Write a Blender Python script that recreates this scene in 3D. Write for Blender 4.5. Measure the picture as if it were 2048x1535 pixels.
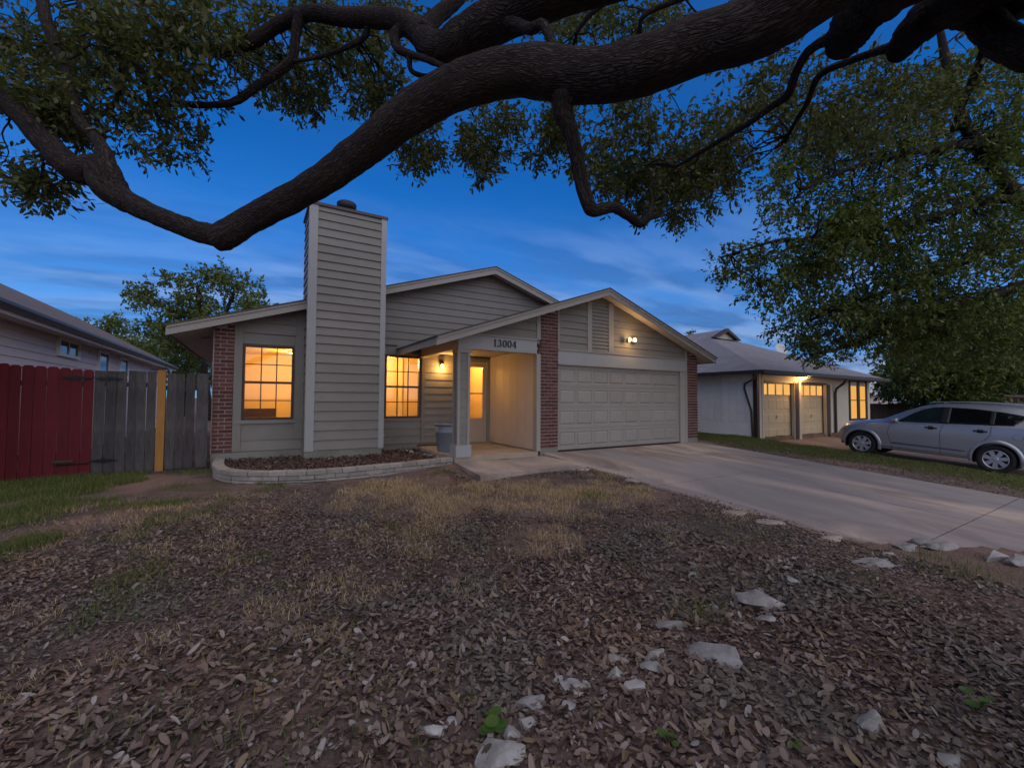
import bpy, bmesh, math, random
import numpy as np
from mathutils import Vector, Matrix
random.seed(7); RNG = np.random.default_rng(11)
for o in list(bpy.data.objects): bpy.data.objects.remove(o)
scene = bpy.context.scene
COL = scene.collection
R_ = math.radians

# ---------------------------------------------------------------- camera
F_PX, PITCH, YAW, ROLL, CAM_H = 853.08, R_(2.0239), R_(31.1167), R_(0.3407), 1.2637
_fw = np.array([math.sin(YAW)*math.cos(PITCH), math.cos(YAW)*math.cos(PITCH), math.sin(PITCH)])
_r = np.array([math.cos(YAW), -math.sin(YAW), 0.0]); _u = np.cross(_r, _fw)
CR = math.cos(ROLL)*_r+math.sin(ROLL)*_u; CU = -math.sin(ROLL)*_r+math.cos(ROLL)*_u; CF = _fw
CAM_P = np.array([0, 0, CAM_H])
cam = bpy.data.cameras.new('camera'); cam.sensor_width = 36; cam.lens = 36*F_PX/2048
cam.clip_start = 0.05; cam.clip_end = 3000
camo = bpy.data.objects.new('camera', cam); COL.objects.link(camo)
camo.matrix_world = Matrix(((CR[0], CU[0], -CF[0], 0), (CR[1], CU[1], -CF[1], 0), (CR[2], CU[2], -CF[2], CAM_H), (0, 0, 0, 1)))
scene.camera = camo
scene.render.resolution_x = 1024; scene.render.resolution_y = 767

# ---------------------------------------------------------------- light
SUN_EL, SUN_AZ = R_(42), R_(177)         # azimuth measured from +Y clockwise
SUN_STR, SKY_STR = 3.0, 0.125
to_sun = Vector((math.sin(SUN_AZ)*math.cos(SUN_EL), math.cos(SUN_AZ)*math.cos(SUN_EL), math.sin(SUN_EL)))
sd = bpy.data.lights.new('sun', 'SUN'); sd.energy = SUN_STR; sd.angle = R_(125); sd.color = (1.0, .83, .63)
so = bpy.data.objects.new('sun', sd); COL.objects.link(so)
so.rotation_euler = (-to_sun).to_track_quat('-Z', 'Y').to_euler(); so.location = (-4, -10, 12)
scene.view_settings.view_transform = 'Standard'; scene.view_settings.look = 'None'
scene.view_settings.exposure = 0.0; scene.view_settings.gamma = 1.0
world = bpy.data.worlds.new('World'); scene.world = world; world.use_nodes = True
def build_world():
    nt = world.node_tree; nt.nodes.clear(); L = nt.links
    N = lambda t, **k: _setn(nt.nodes.new(t), k)
    out = N('ShaderNodeOutputWorld'); bg = N('ShaderNodeBackground'); L.new(bg.outputs[0], out.inputs[0])
    sky = N('ShaderNodeTexSky', sky_type='NISHITA', sun_disc=False, sun_elevation=SUN_EL, sun_rotation=SUN_AZ,
            air_density=1.0, dust_density=0.3, ozone_density=4.0, altitude=300.0)
    tint = N('ShaderNodeMix', data_type='RGBA', blend_type='MULTIPLY'); tint.inputs[0].default_value = 1
    L.new(sky.outputs[0], tint.inputs[6]); tint.inputs[7].default_value = (.06, .58, 1.15, 1)
    tc = N('ShaderNodeTexCoord'); sep = N('ShaderNodeSeparateXYZ'); L.new(tc.outputs['Generated'], sep.inputs[0])
    den = N('ShaderNodeMath', operation='ADD'); L.new(sep.outputs[2], den.inputs[0]); den.inputs[1].default_value = .10
    mx = N('ShaderNodeMath', operation='MAXIMUM'); L.new(den.outputs[0], mx.inputs[0]); mx.inputs[1].default_value = .03
    dx = N('ShaderNodeMath', operation='DIVIDE'); L.new(sep.outputs[0], dx.inputs[0]); L.new(mx.outputs[0], dx.inputs[1])
    dy = N('ShaderNodeMath', operation='DIVIDE'); L.new(sep.outputs[1], dy.inputs[0]); L.new(mx.outputs[0], dy.inputs[1])
    cmb = N('ShaderNodeCombineXYZ'); L.new(dx.outputs[0], cmb.inputs[0]); L.new(dy.outputs[0], cmb.inputs[1])
    mp = N('ShaderNodeMapping'); L.new(cmb.outputs[0], mp.inputs[0]); mp.inputs['Rotation'].default_value = (0, 0, R_(31)); mp.inputs['Scale'].default_value = (.42, 1.0, 1)
    no = N('ShaderNodeTexNoise'); L.new(mp.outputs[0], no.inputs['Vector']); no.inputs['Scale'].default_value = 1.1; no.inputs['Detail'].default_value = 7; no.inputs['Roughness'].default_value = .58; no.inputs['Distortion'].default_value = .5
    ramp = N('ShaderNodeValToRGB'); L.new(no.outputs[0], ramp.inputs[0]); e = ramp.color_ramp.elements
    e[0].position = .36; e[0].color = (0, 0, 0, 1); e[1].position = .56; e[1].color = (1, 1, 1, 1)
    # clouds thicken toward the horizon
    el = N('ShaderNodeMapRange'); L.new(sep.outputs[2], el.inputs[0]); el.inputs[1].default_value = .02; el.inputs[2].default_value = .42; el.inputs[3].default_value = .95; el.inputs[4].default_value = .03
    mu = N('ShaderNodeMath', operation='MULTIPLY'); L.new(ramp.outputs[0], mu.inputs[0]); L.new(el.outputs[0], mu.inputs[1])
    no2 = N('ShaderNodeTexNoise'); L.new(mp.outputs[0], no2.inputs['Vector']); no2.inputs['Scale'].default_value = 2.3; no2.inputs['Detail'].default_value = 4
    cr = N('ShaderNodeValToRGB'); L.new(no2.outputs[0], cr.inputs[0]); e = cr.color_ramp.elements
    e[0].position = .43; e[0].color = (.50, .95, 2.3, 1); e[1].position = .58; e[1].color = (2.3, 3.2, 5.2, 1)
    hz = N('ShaderNodeMapRange', interpolation_type='SMOOTHSTEP'); L.new(sep.outputs[2], hz.inputs[0]); hz.inputs[1].default_value = .0; hz.inputs[2].default_value = .46; hz.inputs[3].default_value = .70; hz.inputs[4].default_value = 0
    mh = N('ShaderNodeMix', data_type='RGBA'); L.new(hz.outputs[0], mh.inputs[0]); L.new(tint.outputs[2], mh.inputs[6]); mh.inputs[7].default_value = (1.15, 2.55, 5.6, 1)
    mixc = N('ShaderNodeMix', data_type='RGBA'); L.new(mu.outputs[0], mixc.inputs[0]); L.new(mh.outputs[2], mixc.inputs[6]); L.new(cr.outputs[0], mixc.inputs[7])
    L.new(mixc.outputs[2], bg.inputs[0]); bg.inputs[1].default_value = SKY_STR
def _setn(n, k):
    for a, b in k.items(): setattr(n, a, b)
    return n
build_world()

# ---------------------------------------------------------------- pixel -> place helpers (photo is 2048 x 1535)
def ray(x, y): return CR*((x-1024)/F_PX)+CU*(-(y-767.5)/F_PX)+CF
def PZ(x, y, z): return CAM_P+ray(x, y)*z
def smooth(a, b, x):
    t = np.clip((x-a)/(b-a), 0, 1); return t*t*(3-2*t)
def drive_z(y): return -.02-.066*(8.4-y)
def ground_z(x, y):
    x = np.asarray(x, float); y = np.asarray(y, float)
    yy = np.clip(y, -9, 8.2)
    base = -.043*(8.2-yy)-(.2+(.09-.2)*smooth(1, 5, x))
    right = -.02-.066*(8.4-np.clip(y, -9, 8.6))-.015
    right = np.where(y > 8.6, np.maximum(right, -.10), right)
    g = base+(right-base)*smooth(11.2, 11.8, x)
    g = g+.018*np.sin(x*2.1+.7*y)*np.cos(y*1.7)+.012*np.sin(x*5.3+1.1)*np.sin(y*4.7)
    xe = 5.97+1.5*smooth(0, 1, (2.5-y)/1.5)
    g = np.where((x > 5.8) & (x < xe) & (y < 2.6), np.maximum(g, drive_z(yy)+.03*smooth(2.6, 2.0, y)+.05*smooth(1.9, 1.2, y)), g)
    dr = drive_z(np.clip(y, -9, 8.5))-.13; k = smooth(xe-.02, xe+np.where(y < 2.6, .30, .04), x)
    g = np.where((x > 5.8) & (x < 11.78) & (y < 8.5), g+(dr-g)*k, g)
    g = np.where((x > 14.95) & (x < 20.4) & (y < 8.4), drive_z(np.clip(y, -9, 8.5))-.20, g)
    return g
def surf_z(x, y):
    g = float(ground_z(x, y)); return max(g, drive_z(y)) if 5.95 < x < 11.8 and y < 8.37 else g
def GP(px, py):
    d = ray(px, py); t = 1.0
    for k in range(400):
        p = CAM_P+d*t
        h = p[2]-surf_z(p[0], p[1])
        if h < .002: break
        t += max(h*.6, .002)
    return p

# ---------------------------------------------------------------- object helpers
def link(name, me, mat=None, parent=None, loc=None, rot=None, label=None, cat=None, group=None, kind=None):
    o = bpy.data.objects.new(name, me); COL.objects.link(o)
    if me is not None and mat is not None and len(me.materials) == 0: me.materials.append(mat)
    if parent is not None:
        o.parent = parent; o.matrix_parent_inverse = Matrix.Translation(-world_loc(parent))
    if loc is not None: o.location = loc
    if rot is not None: o.rotation_euler = rot
    if label: o['label'] = label
    if cat: o['category'] = cat
    if group: o['group'] = group
    if kind: o['kind'] = kind
    return o
def world_loc(o):
    # every parent here is an unrotated object: an Empty with a location, or a part whose location is given in world space
    return Vector(o.location)
def empty(name, loc, label, cat, group=None):
    o = bpy.data.objects.new(name, None); COL.objects.link(o); o.location = loc; o.empty_display_size = .3
    o['label'] = label; o['category'] = cat
    if group: o['group'] = group
    return o
def mesh(name, V, Fc, smooth_=False):
    me = bpy.data.meshes.new(name); me.from_pydata([tuple(map(float, v)) for v in V], [], [tuple(f) for f in Fc]); me.update()
    if smooth_:
        me.polygons.foreach_set('use_smooth', [True]*len(me.polygons))
    return me
class MB:
    def __init__(s): s.V = []; s.F = []
    def add(s, V, Fc):
        n = len(s.V); s.V += [tuple(map(float, v)) for v in V]; s.F += [tuple(i+n for i in f) for f in Fc]; return s
    def box(s, x0, x1, y0, y1, z0, z1):
        V = [(x0,y0,z0),(x1,y0,z0),(x1,y1,z0),(x0,y1,z0),(x0,y0,z1),(x1,y0,z1),(x1,y1,z1),(x0,y1,z1)]
        return s.add(V, [(0,3,2,1),(4,5,6,7),(0,1,5,4),(1,2,6,5),(2,3,7,6),(3,0,4,7)])
    def prism_y(s, poly, y0, y1):       # poly: list of (x,z), counter-clockwise seen from -Y
        n = len(poly); V = [(x, y0, z) for x, z in poly]+[(x, y1, z) for x, z in poly]
        Fc = [tuple(range(n)), tuple(range(2*n-1, n-1, -1))]+[(i, i+n, (i+1) % n+n, (i+1) % n) for i in range(n)]
        return s.add(V, Fc)
    def prism_x(s, poly, x0, x1):       # poly: list of (y,z)
        n = len(poly); V = [(x0, y, z) for y, z in poly]+[(x1, y, z) for y, z in poly]
        Fc = [tuple(range(n-1, -1, -1)), tuple(range(n, 2*n))]+[(i, (i+1) % n, (i+1) % n+n, i+n) for i in range(n)]
        return s.add(V, Fc)
    def prism_z(s, poly, z0, z1):
        n = len(poly); V = [(x, y, z0) for x, y in poly]+[(x, y, z1) for x, y in poly]
        Fc = [tuple(range(n-1, -1, -1)), tuple(range(n, 2*n))]+[(i, (i+1) % n, (i+1) % n+n, i+n) for i in range(n)]
        return s.add(V, Fc)
    def cyl(s, c, r0, r1, h, n=16, axis='z'):
        V = []
        for k, (rr, hh) in enumerate(((r0, 0), (r1, h))):
            for i in range(n):
                a = 2*math.pi*i/n; p = (rr*math.cos(a), rr*math.sin(a), hh)
                if axis == 'y': p = (p[0], p[2], p[1])
                if axis == 'x': p = (p[2], p[0], p[1])
                V.append((c[0]+p[0], c[1]+p[1], c[2]+p[2]))
        Fc = [(i, (i+1) % n, (i+1) % n+n, i+n) for i in range(n)]+[tuple(range(n-1, -1, -1)), tuple(range(n, 2*n))]
        if axis == 'y': Fc = [tuple(reversed(f)) for f in Fc]
        return s.add(V, Fc)
    def lathe(s, c, prof, n=24, axis='z'):
        V = []; m = len(prof)
        for (r, h) in prof:
            for i in range(n):
                a = 2*math.pi*i/n; p = (r*math.cos(a), r*math.sin(a), h)
                if axis == 'x': p = (p[2], p[0], p[1])
                if axis == 'y': p = (p[0], p[2], p[1])
                V.append((c[0]+p[0], c[1]+p[1], c[2]+p[2]))
        Fc = [(k*n+i, k*n+(i+1) % n, (k+1)*n+(i+1) % n, (k+1)*n+i) for k in range(m-1) for i in range(n)]
        if axis == 'y': Fc = [tuple(reversed(f)) for f in Fc]
        return s.add(V, Fc)
    def tube(s, pts, rad, n=8):
        V, Fc = tube_geo(pts, rad, n); return s.add(V, Fc)
    def obj(s, name, mat, parent=None, smooth_=False, **k): return link(name, mesh(name, s.V, s.F, smooth_), mat, parent, **k)
def tube_geo(pts, rad, n=8):
    pts = np.array(pts, float); m = len(pts); rad = np.broadcast_to(np.array(rad, float), (m,))
    T = np.gradient(pts, axis=0); T /= np.linalg.norm(T, axis=1)[:, None]+1e-9
    up = np.array([0, 0, 1.]) if abs(T[0][2]) < .9 else np.array([1., 0, 0])
    a = np.cross(T[0], up); a /= np.linalg.norm(a); V = []
    for i in range(m):
        a = a-T[i]*(a@T[i]); a /= np.linalg.norm(a); b = np.cross(T[i], a)
        for k in range(n):
            t = 2*math.pi*k/n; V.append(pts[i]+rad[i]*(a*math.cos(t)+b*math.sin(t)))
    Fc = [(i*n+k, i*n+(k+1) % n, (i+1)*n+(k+1) % n, (i+1)*n+k) for i in range(m-1) for k in range(n)]
    Fc += [tuple(range(n-1, -1, -1)), tuple(range((m-1)*n, m*n))]
    return V, Fc
def box(name, x0, x1, y0, y1, z0, z1, mat, parent=None, **k): return MB().box(x0, x1, y0, y1, z0, z1).obj(name, mat, parent, **k)
def np_mesh(name, V, Fc, mat, parent=None, smooth_=False, **k):      # V (n,3), Fc (m,3|4) numpy
    me = bpy.data.meshes.new(name); nv, (nf, c) = len(V), Fc.shape
    me.vertices.add(nv); me.vertices.foreach_set('co', np.ascontiguousarray(V, np.float32).ravel())
    me.loops.add(nf*c); me.loops.foreach_set('vertex_index', np.ascontiguousarray(Fc, np.int32).ravel())
    me.polygons.add(nf); me.polygons.foreach_set('loop_start', np.arange(0, nf*c, c, dtype=np.int32))
    if smooth_: me.polygons.foreach_set('use_smooth', np.ones(nf, bool))
    me.update(calc_edges=True); me.validate()
    return link(name, me, mat, parent, **k)

# ---------------------------------------------------------------- materials
class MatB:
    def __init__(s, name, rough=.7, spec=.3, metal=0.0):
        s.m = bpy.data.materials.new(name); s.m.use_nodes = True; s.nt = s.m.node_tree; s.L = s.nt.links
        s.b = s.nt.nodes['Principled BSDF']; s.out = s.nt.nodes['Material Output']
        s.b.inputs['Roughness'].default_value = rough; s.b.inputs['Specular IOR Level'].default_value = spec; s.b.inputs['Metallic'].default_value = metal
        s.tc = s.nt.nodes.new('ShaderNodeTexCoord')
    def n(s, t, **k): return _setn(s.nt.nodes.new(t), k)
    def mapping(s, scale=(1, 1, 1), src='Object', rot=(0, 0, 0)):
        mp = s.n('ShaderNodeMapping'); s.L.new(s.tc.outputs[src], mp.inputs[0]); mp.inputs['Scale'].default_value = scale; mp.inputs['Rotation'].default_value = rot; return mp.outputs[0]
    def noise(s, scale, detail=5, rough=.55, vec=None, dist=0.0):
        n = s.n('ShaderNodeTexNoise'); n.inputs['Scale'].default_value = scale; n.inputs['Detail'].default_value = detail; n.inputs['Roughness'].default_value = rough; n.inputs['Distortion'].default_value = dist
        s.L.new(vec if vec is not None else s.tc.outputs['Object'], n.inputs['Vector']); return n.outputs[0]
    def ramp(s, val, stops, interp='LINEAR'):
        r = s.n('ShaderNodeValToRGB'); r.color_ramp.interpolation = interp; s.L.new(val, r.inputs[0]); e = r.color_ramp.elements
        while len(e) < len(stops): e.new(.5)
        for i, (p, c) in enumerate(stops):
            e[i].position = p; e[i].color = (c[0], c[1], c[2], 1) if len(c) == 3 else c
        return r.outputs[0]
    def mix(s, fac, a, b, mode='MIX'):
        m = s.n('ShaderNodeMix', data_type='RGBA', blend_type=mode)
        for v, i in ((fac, 0), (a, 6), (b, 7)):
            if isinstance(v, (int, float)): m.inputs[i].default_value = v if i == 0 else (v, v, v, 1)
            elif isinstance(v, tuple): m.inputs[i].default_value = (*v[:3], 1)
            else: s.L.new(v, m.inputs[i])
        return m.outputs[2]
    def math(s, op, a, b=None):
        m = s.n('ShaderNodeMath', operation=op)
        for i, v in enumerate((a, b)):
            if v is None: continue
            if isinstance(v, (int, float)): m.inputs[i].default_value = v
            else: s.L.new(v, m.inputs[i])
        return m.outputs[0]
    def color(s, c):
        if isinstance(c, tuple): s.b.inputs['Base Color'].default_value = (*c[:3], 1)
        else: s.L.new(c, s.b.inputs['Base Color'])
    def rough(s, v): s.L.new(v, s.b.inputs['Roughness'])
    def bump(s, h, strength=.3, dist=.01):
        b = s.n('ShaderNodeBump'); b.inputs['Strength'].default_value = strength; b.inputs['Distance'].default_value = dist
        s.L.new(h, b.inputs['Height']); s.L.new(b.outputs[0], s.b.inputs['Normal']); return b
    def rand(s): return s.n('ShaderNodeObjectInfo').outputs['Random']
    def island(s): return s.n('ShaderNodeNewGeometry').outputs['Random Per Island']
def scl(c, k): return tuple(min(1, v*k) for v in c)
def paint(name, c, rough=.6, var=.10, grain=(3, 3, 40), bump=.12, dirt=.25):
    m = MatB(name, rough, .25)
    a = m.noise(2.2, 5, .6); g = m.noise(6, 4, .6, m.mapping(grain))
    col = m.ramp(a, [(.3, scl(c, 1-var)), (.7, scl(c, 1+var))])
    col = m.mix(m.math('MULTIPLY', m.ramp(g, [(.45, (0, 0, 0)), (.75, (1, 1, 1))]), dirt), col, scl(c, .72))
    r = m.math('ADD', m.math('MULTIPLY', m.rand(), .10), .95)
    col = m.mix(1.0, col, m.n('ShaderNodeCombineColor').outputs[0] if False else r, 'MULTIPLY') if False else col
    hsv = m.n('ShaderNodeHueSaturation'); m.L.new(r, hsv.inputs['Value']); m.L.new(col, hsv.inputs['Color'])
    m.color(hsv.outputs[0]); m.bump(g, bump, .004); return m.m
SIDING = (.185, .175, .155)
M = {}
M['siding'] = paint('siding_paint', SIDING, .62, .07, (1.2, 3, 60), .25, .22)
M['wall'] = paint('wall_paint', scl(SIDING, .97), .62, .07, (1.2, 3, 40), .15, .2)
M['trim'] = paint('trim_paint', (.27, .25, .222), .55, .05, (20, 20, 3), .1, .15)
M['chimtrim'] = paint('corner_paint', (.29, .295, .29), .55, .05, (20, 20, 3), .1, .15)
M['gdoor'] = paint('garage_door_paint', (.255, .237, .208), .5, .04, (2, 2, 14), .05, .10)
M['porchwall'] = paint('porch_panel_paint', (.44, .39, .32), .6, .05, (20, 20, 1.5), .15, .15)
M['soffit'] = paint('soffit_paint', (.58, .51, .45), .6, .06, (2, 20, 2), .1, .2)
M['cream'] = paint('interior_cream', (.66, .54, .36), .8, .03, (3, 3, 3), .02, .05)
M['white'] = paint('white_paint', (.72, .70, .64), .5, .03, (6, 6, 2), .03, .08)
M['intfloor'] = paint('interior_carpet', (.35, .27, .18), .9, .1, (10, 10, 10), .1, .2)
M['lwall'] = paint('neighbour_siding', (.62, .53, .49), .65, .05, (8, .6, 30), .12, .15)
M['nwall'] = paint('neighbour_panel', (.64, .66, .64), .6, .06, (20, 20, 1.5), .12, .2)
M['nfront'] = paint('neighbour_front', (.50, .46, .37), .6, .05, (20, 20, 1.5), .1, .12)
M['ndoor'] = paint('neighbour_garage_door', (.52, .42, .26), .5, .04, (2, 2, 10), .05, .08)
M['brown'] = paint('brown_trim', (.045, .026, .022), .45, .12, (10, 10, 3), .05, .2)
M['redpaint'] = None
M['stormdoor'] = paint('storm_door_paint', (.42, .365, .29), .5, .03, (6, 6, 2), .03, .08)
def plain(name, c, rough=.6, metal=0.0, spec=.4, var=.12, sc=8.0, bump=0.0):
    m = MatB(name, rough, spec, metal); a = m.noise(sc, 4)
    m.color(m.ramp(a, [(.3, scl(c, 1-var)), (.7, scl(c, 1+var))]))
    if bump: m.bump(a, bump, .005)
    return m.m
M['winframe'] = plain('bronze_frame', (.040, .016, .012), .4)
M['iron'] = plain('black_iron', (.012, .011, .012), .45, .6)
M['digit'] = plain('black_digit', (.012, .012, .014), .5)
M['gutter'] = plain('gutter_brown', (.035, .026, .026), .4)
M['lgutter'] = plain('gutter_dark', (.055, .048, .055), .4)
M['can'] = plain('grey_plastic', (.16, .175, .20), .5, 0, .4, .08, 5)
M['rubber'] = plain('tyre_rubber', (.012, .012, .013), .75)
M['alloy'] = plain('wheel_alloy', (.55, .56, .58), .35, .75, .5, .04)
M['dark'] = plain('dark_plastic', (.014, .015, .017), .5)
M['dish'] = plain('dish_grey', (.42, .45, .45), .5)
M['brass'] = plain('worn_brass', (.35, .2, .08), .35, .9)
M['flue'] = plain('flue_metal', (.016, .016, .02), .55, .4)
def brick_mat():
    m = MatB('red_brick', .85, .2); r = m.rand()
    c = m.ramp(r, [(0, (.050, .016, .016)), (.45, (.090, .030, .027)), (.8, (.125, .044, .035)), (1, (.038, .016, .018))])
    n = m.noise(60, 4, .6); c = m.mix(m.math('MULTIPLY', n, .22), c, (.22, .13, .11)); m.color(c); m.bump(n, .5, .004); return m.m
M['brick'] = brick_mat()
M['mortar'] = plain('mortar', (.30, .24, .22), .9, 0, .2, .15, 30, .3)
def concrete(name, c, stain=(.10, .07, .05), stretch=(1, .35, 1), amt=.75, cool=None):
    m = MatB(name, .85, .2); a = m.noise(1.3, 6, .62, m.mapping(stretch), .6); f = m.noise(55, 4, .6)
    b = m.noise(.45, 3, .5, m.mapping(stretch))
    col = m.ramp(f, [(.3, scl(c, .86)), (.7, scl(c, 1.10))])
    col = m.mix(m.math('MULTIPLY', m.ramp(a, [(.42, (0, 0, 0)), (.66, (1, 1, 1))]), amt), col, stain)
    if cool: col = m.mix(m.math('MULTIPLY', m.ramp(b, [(.44, (0, 0, 0)), (.58, (1, 1, 1))]), .75), col, cool)
    m.color(col); m.bump(f, .25, .004); return m.m
M['drive'] = concrete('driveway_concrete', (.40, .325, .265), (.13, .095, .075), (1.0, .34, 1), .85, (.175, .165, .165))
M['ndrive'] = concrete('neighbour_concrete', (.24, .18, .145), (.12, .085, .065))
M['slab'] = concrete('porch_concrete', (.34, .28, .21), (.20, .15, .10), (1, 1, 1), .5)
M['found'] = concrete('foundation_concrete', (.20, .195, .165), (.10, .11, .085), (1, 1, 1), .6)
def roofmat(name, c, rot=0.0, along='x', course=.14):
    m = MatB(name, .9, .15)
    w = m.n('ShaderNodeTexBrick'); w.inputs['Scale'].default_value = 1.0; w.inputs['Mortar Size'].default_value = .006; w.inputs['Brick Width'].default_value = .32; w.inputs['Row Height'].default_value = course
    w.inputs['Color1'].default_value = (*scl(c, .82), 1); w.inputs['Color2'].default_value = (*scl(c, 1.18), 1); w.inputs['Mortar'].default_value = (*scl(c, .35), 1)
    m.L.new(m.tc.outputs['UV'], w.inputs['Vector'])
    n = m.noise(2.0, 6, .65); f = m.noise(120, 3, .6)
    col = m.mix(.55, w.outputs[0], m.ramp(n, [(.3, scl(c, .7)), (.7, scl(c, 1.3))])); col = m.mix(m.math('MULTIPLY', f, .35), col, scl(c, 1.5))
    m.color(col); m.bump(w.outputs[1], -.5, .008); return m.m
M['roof'] = roofmat('asphalt_shingle', (.075, .065, .06)); M['nroof'] = roofmat('grey_shingle', (.17, .17, .18)); M['lroof'] = roofmat('brown_shingle', (.125, .105, .10))
def woodmat(name, c, c2, rough=.8, streak=(18, 18, 1.6), contrast=1.0):
    m = MatB(name, rough, .2); g = m.noise(2.0, 6, .65, m.mapping(streak), .4); b = m.noise(1.6, 4, .6)
    col = m.ramp(g, [(.28, c2), (.72, c)]); col = m.mix(m.math('MULTIPLY', m.ramp(b, [(.4, (0, 0, 0)), (.7, (1, 1, 1))]), .45*contrast), col, scl(c2, .8))
    hsv = m.n('ShaderNodeHueSaturation'); m.L.new(m.math('ADD', m.math('MULTIPLY', m.rand(), .45*contrast), 1-.22*contrast), hsv.inputs['Value']); m.L.new(col, hsv.inputs['Color'])
    m.color(hsv.outputs[0]); m.bump(g, .5, .006); return m.m
M['red'] = woodmat('red_stained_wood', (.115, .012, .016), (.070, .007, .011), .7, (14, 14, 1.4), .5)
M['grey'] = woodmat('weathered_grey_wood', (.088, .082, .080), (.030, .027, .027))
M['newwood'] = woodmat('new_yellow_wood', (.33, .17, .045), (.24, .11, .028), .7, (14, 14, 1.2), .4)
M['farwood'] = woodmat('far_fence_wood', (.085, .065, .055), (.04, .03, .028))
def stonemat(name, c, c2, sc=7.0, bump=.5):
    m = MatB(name, .9, .2); a = m.noise(sc, 6, .65); f = m.noise(45, 4, .6)
    col = m.ramp(a, [(.30, c2), (.62, c)]); hsv = m.n('ShaderNodeHueSaturation'); m.L.new(m.math('ADD', m.math('MULTIPLY', m.rand(), .35), .80), hsv.inputs['Value']); m.L.new(col, hsv.inputs['Color'])
    m.color(hsv.outputs[0]); m.bump(m.math('ADD', a, m.math('MULTIPLY', f, .4)), bump, .02); return m.m
M['lime'] = stonemat('pale_limestone', (.33, .32, .30), (.15, .135, .12)); M['edge'] = stonemat('planter_stone', (.27, .25, .222), (.21, .19, .165), 9, .35)
M['flag'] = stonemat('flagstone', (.33, .285, .235), (.21, .17, .135), 6, .3)
def glassmat(name, tint=(1, 1, 1), refl=.12):
    m = MatB(name); nt = m.nt; nt.nodes.remove(m.b)
    tr = m.n('ShaderNodeBsdfTransparent'); tr.inputs[0].default_value = (*tint, 1); gl = m.n('ShaderNodeBsdfGlossy'); gl.inputs['Roughness'].default_value = .03
    fr = m.n('ShaderNodeFresnel'); fr.inputs[0].default_value = 1.45
    mx = m.n('ShaderNodeMixShader'); m.L.new(m.math('ADD', m.math('MULTIPLY', fr.outputs[0], .8), refl*.15), mx.inputs[0]); m.L.new(tr.outputs[0], mx.inputs[1]); m.L.new(gl.outputs[0], mx.inputs[2]); m.L.new(mx.outputs[0], m.out.inputs[0])
    return m.m
M['glass'] = glassmat('window_glass', (.97, .97, .97)); M['darkglass'] = plain('dark_window', (.02, .022, .026), .08, 0, .5, .05)
M['carglass'] = glassmat('tinted_car_glass', (.10, .12, .13), .6); M['privacy'] = plain('privacy_glass', (.004, .005, .007), .06, 0, .5, .02)
def emit(name, c, s):
    m = MatB(name); nt = m.nt; nt.nodes.remove(m.b); e = m.n('ShaderNodeEmission'); e.inputs[0].default_value = (*c, 1); e.inputs[1].default_value = s; m.L.new(e.outputs[0], m.out.inputs[0]); return m.m
M['bulb'] = emit('lit_bulb', (1, .60, .20), 9); M['litpane'] = emit('lit_frosted_pane', (1, .50, .13), .95); M['litcurtain'] = emit('lit_curtain_window', (1, .50, .12), .85)
def carpaint():
    m = MatB('silver_paint', .32, .5, .55); m.color((.36, .38, .41)); m.b.inputs['Coat Weight'].default_value = .6; m.b.inputs['Coat Roughness'].default_value = .06; return m.m
M['car'] = carpaint(); M['carline'] = plain('body_gap', (.02, .022, .025), .6)
M['headlamp'] = plain('headlamp_glass', (.30, .32, .34), .12, .3)
def bark():
    m = MatB('oak_bark', .95, .12); uv = m.n('ShaderNodeMapping'); m.L.new(m.tc.outputs['UV'], uv.inputs[0]); uv.inputs['Scale'].default_value = (1, .15, 1)
    v = m.n('ShaderNodeTexVoronoi', feature='DISTANCE_TO_EDGE'); v.inputs['Scale'].default_value = 88; nz = m.noise(9, 4, .6, uv.outputs[0])
    vm = m.n('ShaderNodeVectorMath', operation='ADD'); m.L.new(uv.outputs[0], vm.inputs[0]); sc = m.n('ShaderNodeVectorMath', operation='SCALE'); sc.inputs[3].default_value = .10
    nn = m.n('ShaderNodeTexNoise'); nn.inputs['Scale'].default_value = 12; m.L.new(uv.outputs[0], nn.inputs['Vector']); m.L.new(nn.outputs['Color'], sc.inputs[0]); m.L.new(sc.outputs[0], vm.inputs[1]); m.L.new(vm.outputs[0], v.inputs['Vector'])
    h = m.ramp(v.outputs[0], [(.0, (0, 0, 0)), (.30, (1, 1, 1))]); f = m.noise(90, 4, .65)
    col = m.mix(h, (.014, .011, .010), m.ramp(f, [(.3, (.030, .023, .021)), (.75, (.075, .060, .054))]))
    col = m.mix(m.math('MULTIPLY', m.ramp(nz, [(.5, (0, 0, 0)), (.7, (1, 1, 1))]), .30), col, (.085, .068, .056))
    m.color(col); m.bump(m.math('ADD', h, m.math('MULTIPLY', f, .8)), .7, .015); return m.m
M['bark'] = bark()
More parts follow.
